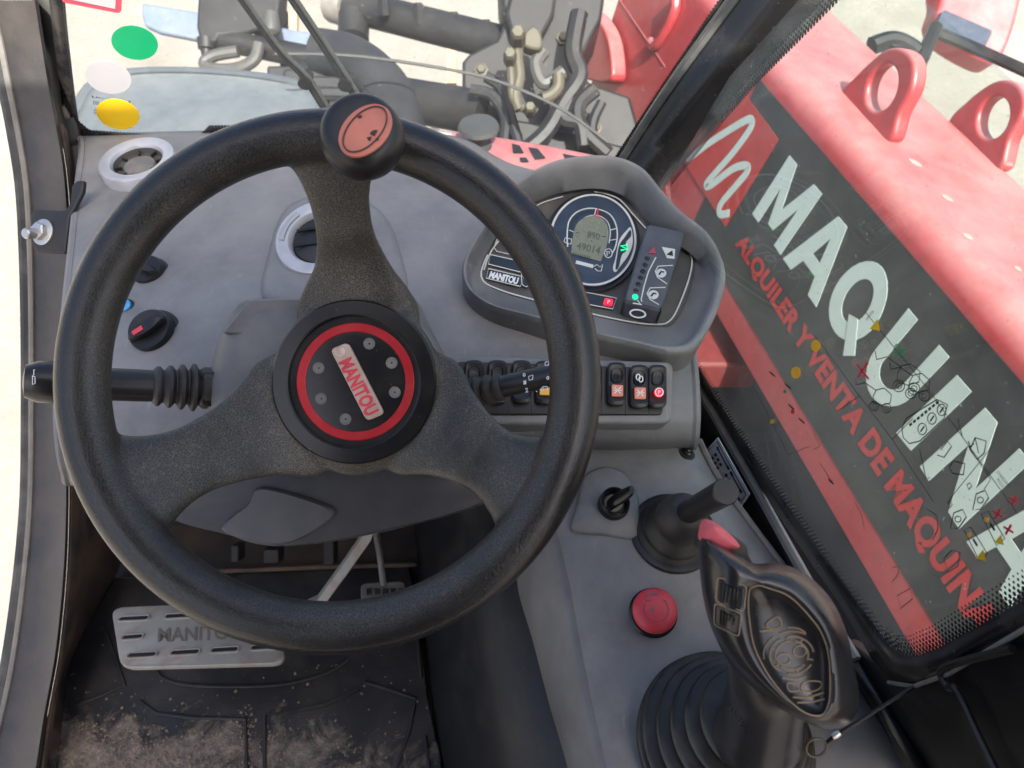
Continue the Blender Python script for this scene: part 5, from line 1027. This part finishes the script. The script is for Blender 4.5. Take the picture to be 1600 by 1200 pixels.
# emergency stop
base, nn = hit(CB, 1020, 958); ax = (nn * .55 + (P(1025, 941, .60) - P(1020, 958, .66)).normalized() * .45).normalized()
t = thing('emergency_stop', 'red mushroom emergency stop button on the console', 'button', base)
bm = B(); lathe(bm, base, ax, [(.0215, -.004), (.0215, .002), (.0195, .0035), (.0135, .004)], 36); build('collar', bm, M['gloss'], t, ang=30)
bm = B(); lathe(bm, base, ax, [(.0150, .002), (.0150, .012)], 28); build('stem', bm, M['steel'], t)
bm = B(); pr = [(.0150, .010), (.0190, .0115), (.0194, .016), (.0190, .020), (.0172, .0232), (.012, .0250), (.004, .0256)]; lathe(bm, base, ax, pr, 44); ec = build('mushroom_cap', bm, M['redp'], t, ang=50)
e1, e2 = RIGHT - ax * RIGHT.dot(ax), CUP - ax * CUP.dot(ax); e1.normalize(); e2.normalize()
bm = B(); stroke(bm, [base + ax * .0252 + e1 * .0105 * math.cos(a) + e2 * .0105 * math.sin(a) for a in [R(50 - k * 13) for k in range(21)]], .0009, ax, .0004); stroke(bm, [base + ax * .0252 + e1 * x + e2 * y for x, y in [(-.0085, .012), (-.0085, .007), (-.004, .0075)]], .0009, ax, .0004); build('arrow_print', bm, M['crimson'], ec)
bm = B(); stroke(bm, [base + ax * .0256 + e1 * x + e2 * y for x, y in [(-.006, .0125), (-.001, .0135), (.002, .012)]], .0012, ax, .0004); stroke(bm, [base + ax * .0258 + e1 * x + e2 * y for x, y in [(-.004, .0015), (-.003, -.002)]], .0022, ax, .0004); build('grime_mark', bm, M['lip'], ec)

# ================================================================== JOYSTICK
base = hit(CB, 1132, 1160)[0]; ja = (UP + RIGHT * .10).normalized()
t = thing('joystick', 'black joystick with pink top button and oval thumb rest on a ribbed rubber boot', 'joystick', base)
bm = B(); prof = [(.072, -.004), (.072, .004)]
for k in range(5):
    h = .006 + k * .0138; r = .0690 - k * .0076
    prof += [(r - .003, h), (r + .0012, h + .0035), (r - .0002, h + .0080), (r - .0085, h + .0108), (r - .0150, h + .0118), (r - .0125, h + .0130)]
pr = catmull([Vector((a, b, 0)) for a, b in prof], 130); lathe(bm, base, ja, [(p.x, p.y) for p in pr], 56, sx=1.0); build('ribbed_boot', bm, M['rubbing'], t, ang=70)
sil = [(1092, 872), (1094, 848), (1104, 838), (1150, 862), (1178, 880), (1215, 880), (1258, 896), (1298, 935), (1322, 985), (1334, 1040), (1343, 1095), (1330, 1128), (1300, 1140), (1262, 1130), (1220, 1108), (1180, 1078), (1142, 1040), (1113, 985), (1098, 930)]
pad = [(1171, 925), (1172, 921), (1177, 918), (1185, 916), (1192, 917), (1200, 920), (1233, 933), (1267, 967), (1285, 995), (1294, 1030), (1295, 1085), (1288, 1110), (1275, 1116), (1255, 1110), (1232, 1092), (1208, 1064), (1190, 1035), (1177, 1003), (1170, 955)]
NS = 96
def corr(pts): return [Vector((p.x, p.y, 0)) for p in catmull([Vector((x, y, 0)) for x, y in pts], NS, True)]
SL, PD = corr(sil), corr(pad); cS = sum(SL, Vector()) / NS; cP = sum(PD, Vector()) / NS
def jd(p, d): return P(p.x, p.y, d + .00010 * (p.x - 1215) * .35 + .00004 * (p.y - 980))   # the grip face turns slightly away to the right
def jr(f, d, A=SL, Bq=PD): return [jd(a.lerp(b, f), d) for a, b in zip(A, Bq)]
def js(s, d): return [jd(cS + (p - cS) * s, d) for p in SL]
bm = B(); loft(bm, [js(.62, .505), js(.84, .495), js(.95, .475), js(.995, .455), js(1.0, .443), jr(.10, .4305), jr(.28, .420), jr(.50, .4135), jr(.72, .4105), jr(.88, .4105), jr(.97, .4125), [jd(cP + (p - cP) * .96, .4155) for p in PD], [jd(cP + (p - cP) * .84, .4185) for p in PD], [jd(cP + (p - cP) * .6, .4205) for p in PD], [jd(cP + (p - cP) * .25, .4212) for p in PD]])
bmesh.ops.recalc_face_normals(bm, faces=bm.faces); JB = BVHTree.FromBMesh(bm); build('grip_body', bm, M['grip'], t, ang=75)
bm = B(); ns = [(P(1210, 1000, .470), .026), (P(1203, 1050, .482), .0255), (P(1196, 1090, .505), .0255), (P(1188, 1125, .530), .0275), (P(1182, 1148, .555), .031), (base + ja * .045 + RIGHT * .012, .033)]
pts = catmull([p for p, r in ns], 30); rr = [v.x for v in catmull([Vector((r, 0, 0)) for p, r in ns], 30)]; tube(bm, pts, rr, 36); build('grip_neck', bm, M['grip'], t, ang=60)
bm = B(); q = [hit(JB, p.x, p.y)[0] - VIEW * .0003 for p in [cP + (p - cP) * 1.02 for p in PD]]; q = resample(q, 80); tube(bm, q + [q[0]], .00045, 6, False); pdl = build('pad_groove', bm, M['groove'], t)
# raised dusty maze on the thumb rest
bm = B()
def jz(x, y): return hit(JB, 1000 + x / 3, 800 + y / 3)[0] - VIEW * .0002
def jl(pts, cl=False): q = catmull([jz(*p) for p in pts], max(10, len(pts) * 5), cl); tube(bm, q + ([q[0]] if cl else []), .0005, 6)
def arc(cx, cy, rx, ry, a0, a1, n=9): return [(cx + rx * math.cos(R(a0 + (a1 - a0) * k / n)), cy + ry * math.sin(R(a0 + (a1 - a0) * k / n))) for k in range(n + 1)]
jl(arc(672, 688, 30, 26, 0, 330, 11), True); jl(arc(748, 652, 30, 26, 0, 330, 11), True)
for rx, ry, spans in ((78, 66, ((-200, -95), (-80, 20), (40, 130))), (104, 88, ((-215, -120), (-100, -10), (30, 100), (120, 150))), (132, 112, ((-190, -130), (-115, -60), (60, 110)))):
    for a0, a1 in spans: jl(arc(710, 670, rx, ry, a0, a1))
for a in (-105, -60, 15, 75, 140, 200): jl([(710 + 80 * math.cos(R(a)), 670 + 68 * math.sin(R(a))), (710 + 104 * math.cos(R(a)), 670 + 88 * math.sin(R(a)))])
jl([(590, 525), (640, 490), (660, 515), (650, 540), (610, 545)], True); jl([(690, 540), (740, 545), (775, 565)]); jl([(560, 560), (600, 553), (640, 558)])
jl([(755, 830), (770, 795), (845, 795), (840, 828), (790, 842)], True); jl([(690, 800), (735, 812), (740, 835), (700, 838)], True); jl([(715, 868), (780, 868), (862, 845)]); jl([(735, 893), (800, 890), (866, 875)])
build('thumb_rest_pattern', bm, M['groove'], t)
# two ribbed rockers
def roll(pts):
    h_ = [hit(JB, *p)[0] for p in pts]; n = (h_[1] - h_[0]).cross(h_[3] - h_[0]).normalized()
    if n.dot(VIEW) > 0: n = -n
    c = sum(h_, Vector()) / 4; h_ = [p + n * .0015 for p in h_]
    bm = B(); q = rrect(h_, .15, 3); prism(bm, [p - n * .008 for p in q], n * .0085); r_ = build('ribbed_rocker', bm, M['black'], t, bevel=.0006)
    ex = (h_[1] - h_[0]); ey = (h_[3] - h_[0])
    for k in range(5):
        bm = B(); o_ = h_[0] + ex * (.18 + k * .13) + ey * .12 + n * .0005; box(bm, o_, ex * .07, ey * .76, n * (.0014 + .0004 * (2 - abs(k - 2)))); build('rib', bm, M['gloss'], r_, bevel=.0003)
    bm = B(); qq = [c + (p - c) * 1.14 for p in q]; tube(bm, qq + [qq[0]], .00035, 6, False); build('groove', bm, M['groove'], r_)
roll([(1124, 902), (1164, 915), (1160, 950), (1121, 936)]); roll([(1121, 942), (1158, 957), (1154, 988), (1120, 972)])
# faded red trigger button on the nose
bn = P(1127, 850, .445)
bm = B(); oc = corr([(1100, 846), (1103, 826), (1110, 818), (1125, 822), (1140, 834), (1152, 846), (1156, 856), (1140, 858), (1118, 856), (1106, 852)]); q = [P(p.x, p.y, .428 + .0001 * (p.y - 838)) for p in oc]; cq = sum(q, Vector()) / NS
loft(bm, [[cq + (p - cq) * 1.04 + VIEW * .012 for p in q], [cq + (p - cq) * 1.02 + VIEW * .004 for p in q], [cq + (p - cq) * .97 for p in q], [cq + (p - cq) * .82 - VIEW * .0035 for p in q], [cq + (p - cq) * .45 - VIEW * .0045 for p in q]]); build('top_button', bm, M['pinkp'], t, ang=60)
bm = B(); oc = corr([(1096, 862), (1098, 842), (1104, 834), (1140, 836), (1164, 850), (1170, 868), (1176, 884), (1150, 880), (1120, 872)]); q = [P(p.x, p.y, .438) for p in oc]; cq = sum(q, Vector()) / NS
loft(bm, [[p + VIEW * .016 for p in q], q, [cq + (p - cq) * .93 - VIEW * .002 for p in q]]); build('button_base', bm, M['rubber'], t, ang=50)
bm = B(); text_bm(bm, 'MANITOU', [P(1124, 1095, .47), P(1160, 1150, .50), P(1131, 1090, .47), P(1167, 1146, .50)], .02); 
bmesh.ops.delete(bm, geom=bm.verts[:], context='VERTS'); bm.free()
nb = B(); tube(nb, pts, rr, 36); NB = BVHTree.FromBMesh(nb); nb.free()
bm = B(); bmx = text_bm(B(), 'MANITOU', [Vector((1133, 1098, 0)), Vector((1166, 1146, 0)), Vector((1139, 1093, 0)), Vector((1171, 1141, 0))], .01)
ok = True
for v_ in bmx.verts:
    r_ = ray(v_.co.x, v_.co.y).normalized(); l, n, i, d_ = NB.ray_cast(CAM, r_)
    if l is None: ok = False; break
    v_.co = l - VIEW * .0004
if ok: build('neck_lettering', bmx, M['gloss'], t)
else: bmx.free(); print('neck text missed')
# pull ring on its cord
rc0 = P(1275, 1168, .545)
t = thing('pull_ring', 'small brassy split ring on a thin black cord beside the joystick', 'ring', rc0)
bm = B(); e1, e2 = RIGHT, (CUP + VIEW * -.25).normalized(); q = [rc0 + e1 * .0072 * math.cos(k * .1745) + e2 * .0076 * math.sin(k * .1745) for k in range(36)]; tube(bm, q + [q[0]], .0010, 8, False); build('split_ring', bm, M['brass'], t)
bm = B(); tube(bm, catmull([P(u, v, d) for u, v, d in [(1290, 1162, .545), (1308, 1148, .543), (1350, 1122, .54), (1420, 1078, .535), (1500, 1030, .53), (1620, 950, .52)]], 30), .0014, 8); build('cord', bm, M['black'], t)
bm = B(); lathe(bm, P(1306, 1148, .543), (P(1320, 1140, .543) - P(1306, 1148, .543)).normalized(), [(.0022, -.003), (.0026, 0), (.0022, .003)], 12); build('ferrule', bm, M['steel'], t)

# ================================================================== PEDALS
pp = plane3(P(180, 1000, 1.0), P(440, 990, 1.0), P(310, 945, 1.045))
t = thing('brake_pedal', 'wide worn steel brake pedal plate with pressed slots and lettering', 'pedal', pp.px(310, 1040))
q = rrect([pp.px(u, v) for u, v in [(174, 950), (428, 940), (447, 1037), (189, 1044)]], .16, 6); cq = sum(q, Vector()) / len(q)
bm = B(); loft(bm, [[cq + (p - cq) * .985 - pp.n * .006 for p in q], [p - pp.n * .004 for p in q], q, [cq + (p - cq) * .985 + pp.n * .0015 for p in q]]); pd_ = build('plate', bm, M['steelrust'], t, ang=50)
def slot(u, v, w_, h_=5.5):
    a, b = pp.px(u - w_ / 2, v + 1, .0015), pp.px(u + w_ / 2, v - 1, .0015); ex = (b - a).normalized(); ey = pp.n.cross(ex); hh = h_ / 1200
    n_ = 10; o = [b + (ex * math.sin(k * math.pi / n_) * 1 + ey * -math.cos(k * math.pi / n_)) * hh for k in range(n_ + 1)] + [a + (-ex * math.sin(k * math.pi / n_) + ey * math.cos(k * math.pi / n_)) * hh for k in range(n_ + 1)]
    c_ = (a + b) / 2; s_ = lambda f: [p + ((b - p) if (p - b).length < (p - a).length else (a - p)) * f for p in o]
    bm = B(); loft(bm, [[p - pp.n * .001 for p in s_(-.25)], [p + pp.n * .0022 for p in o], [p + pp.n * .0016 for p in s_(.42)]], True, False); sl_ = build('pressed_rim', bm, M['steelrust'], t, ang=60)
    bm = B(); bm.faces.new([bm.verts.new(p + pp.n * .0014) for p in s_(.40)]); build('slot', bm, M['ink'], sl_)
for a_ in ((210, 968, 38), (281, 964, 36), (352, 961, 36), (208, 997, 24), (223, 1025, 36), (290, 1021, 36), (352, 1017, 34), (414, 1013, 34), (412, 960, 30), (424, 986, 20)): slot(*a_)
bm = B(); text_bm(bm, 'MANITOU', quad(pp, (247, 1005), (378, 1000), (248, 983), (378, 978), lift=.0022), .015); build('embossed_lettering', bm, M['emboss'], t)
bm = B(); tube(bm, [P(*p) for p in [(400, 985, 1.07), (500, 940, 1.06), (540, 885, 1.04), (575, 835, 1.0), (600, 770, .95)]], .012, 4, flat=.55); build('pedal_arm', bm, M['steelrust'], t, ang=30, bevel=.0015)
t = thing('accelerator_pedal', 'small accelerator pedal pad with rusty ribs on a thin rod', 'pedal', P(600, 950, 1.13))
pa = plane3(P(570, 950, 1.09), P(640, 950, 1.09), P(600, 905, 1.13))
bm = B(); q = rrect([pa.px(u, v) for u, v in [(563, 911), (632, 907), (640, 975), (566, 980)]], .15, 4); prism(bm, q, -pa.n * .008); build('pad', bm, M['padgrey'], t, bevel=.002)
for k in range(5):
    for j in range(3):
        bm = B(); u, v = 577 + k * 12.5, 926 + j * 15; prism(bm, [pa.px(u + a_, v + b_, .0) for a_, b_ in ((-4, -5), (4, -5), (4, 4), (-4, 4))], pa.n * .003); build('rib', bm, M['steelrust' if j else 'rubber'], t, bevel=.0006)
bm = B(); tube(bm, [P(*p) for p in [(599, 912, 1.12), (594, 870, 1.10), (588, 835, 1.06), (584, 780, 1.0)]], .0048, 10); build('rod', bm, M['steel'], t)
# bits of bracketry at the footwell wall
t = thing('footwell_bracket', 'dark rusty brackets at the back of the footwell behind the pedals', 'bracket', P(500, 860, 1.18))
for u, v, w_, h_ in ((372, 862, 12, 26), (428, 866, 24, 22), (517, 858, 16, 44)):
    bm = B(); cbox(bm, P(u, v, 1.17), RIGHT * (w_ / 1200 * 1.17), CUP * (h_ / 1200 * 1.17), VIEW * .03); build('bracket_plate', bm, M['shaft'], t, bevel=.002)
bm = B(); tube(bm, [PH(330, 893, 1.125), PH(500, 886, 1.125), PH(650, 882, 1.125)], .004, 8); build('ledge', bm, M['flange'], t)
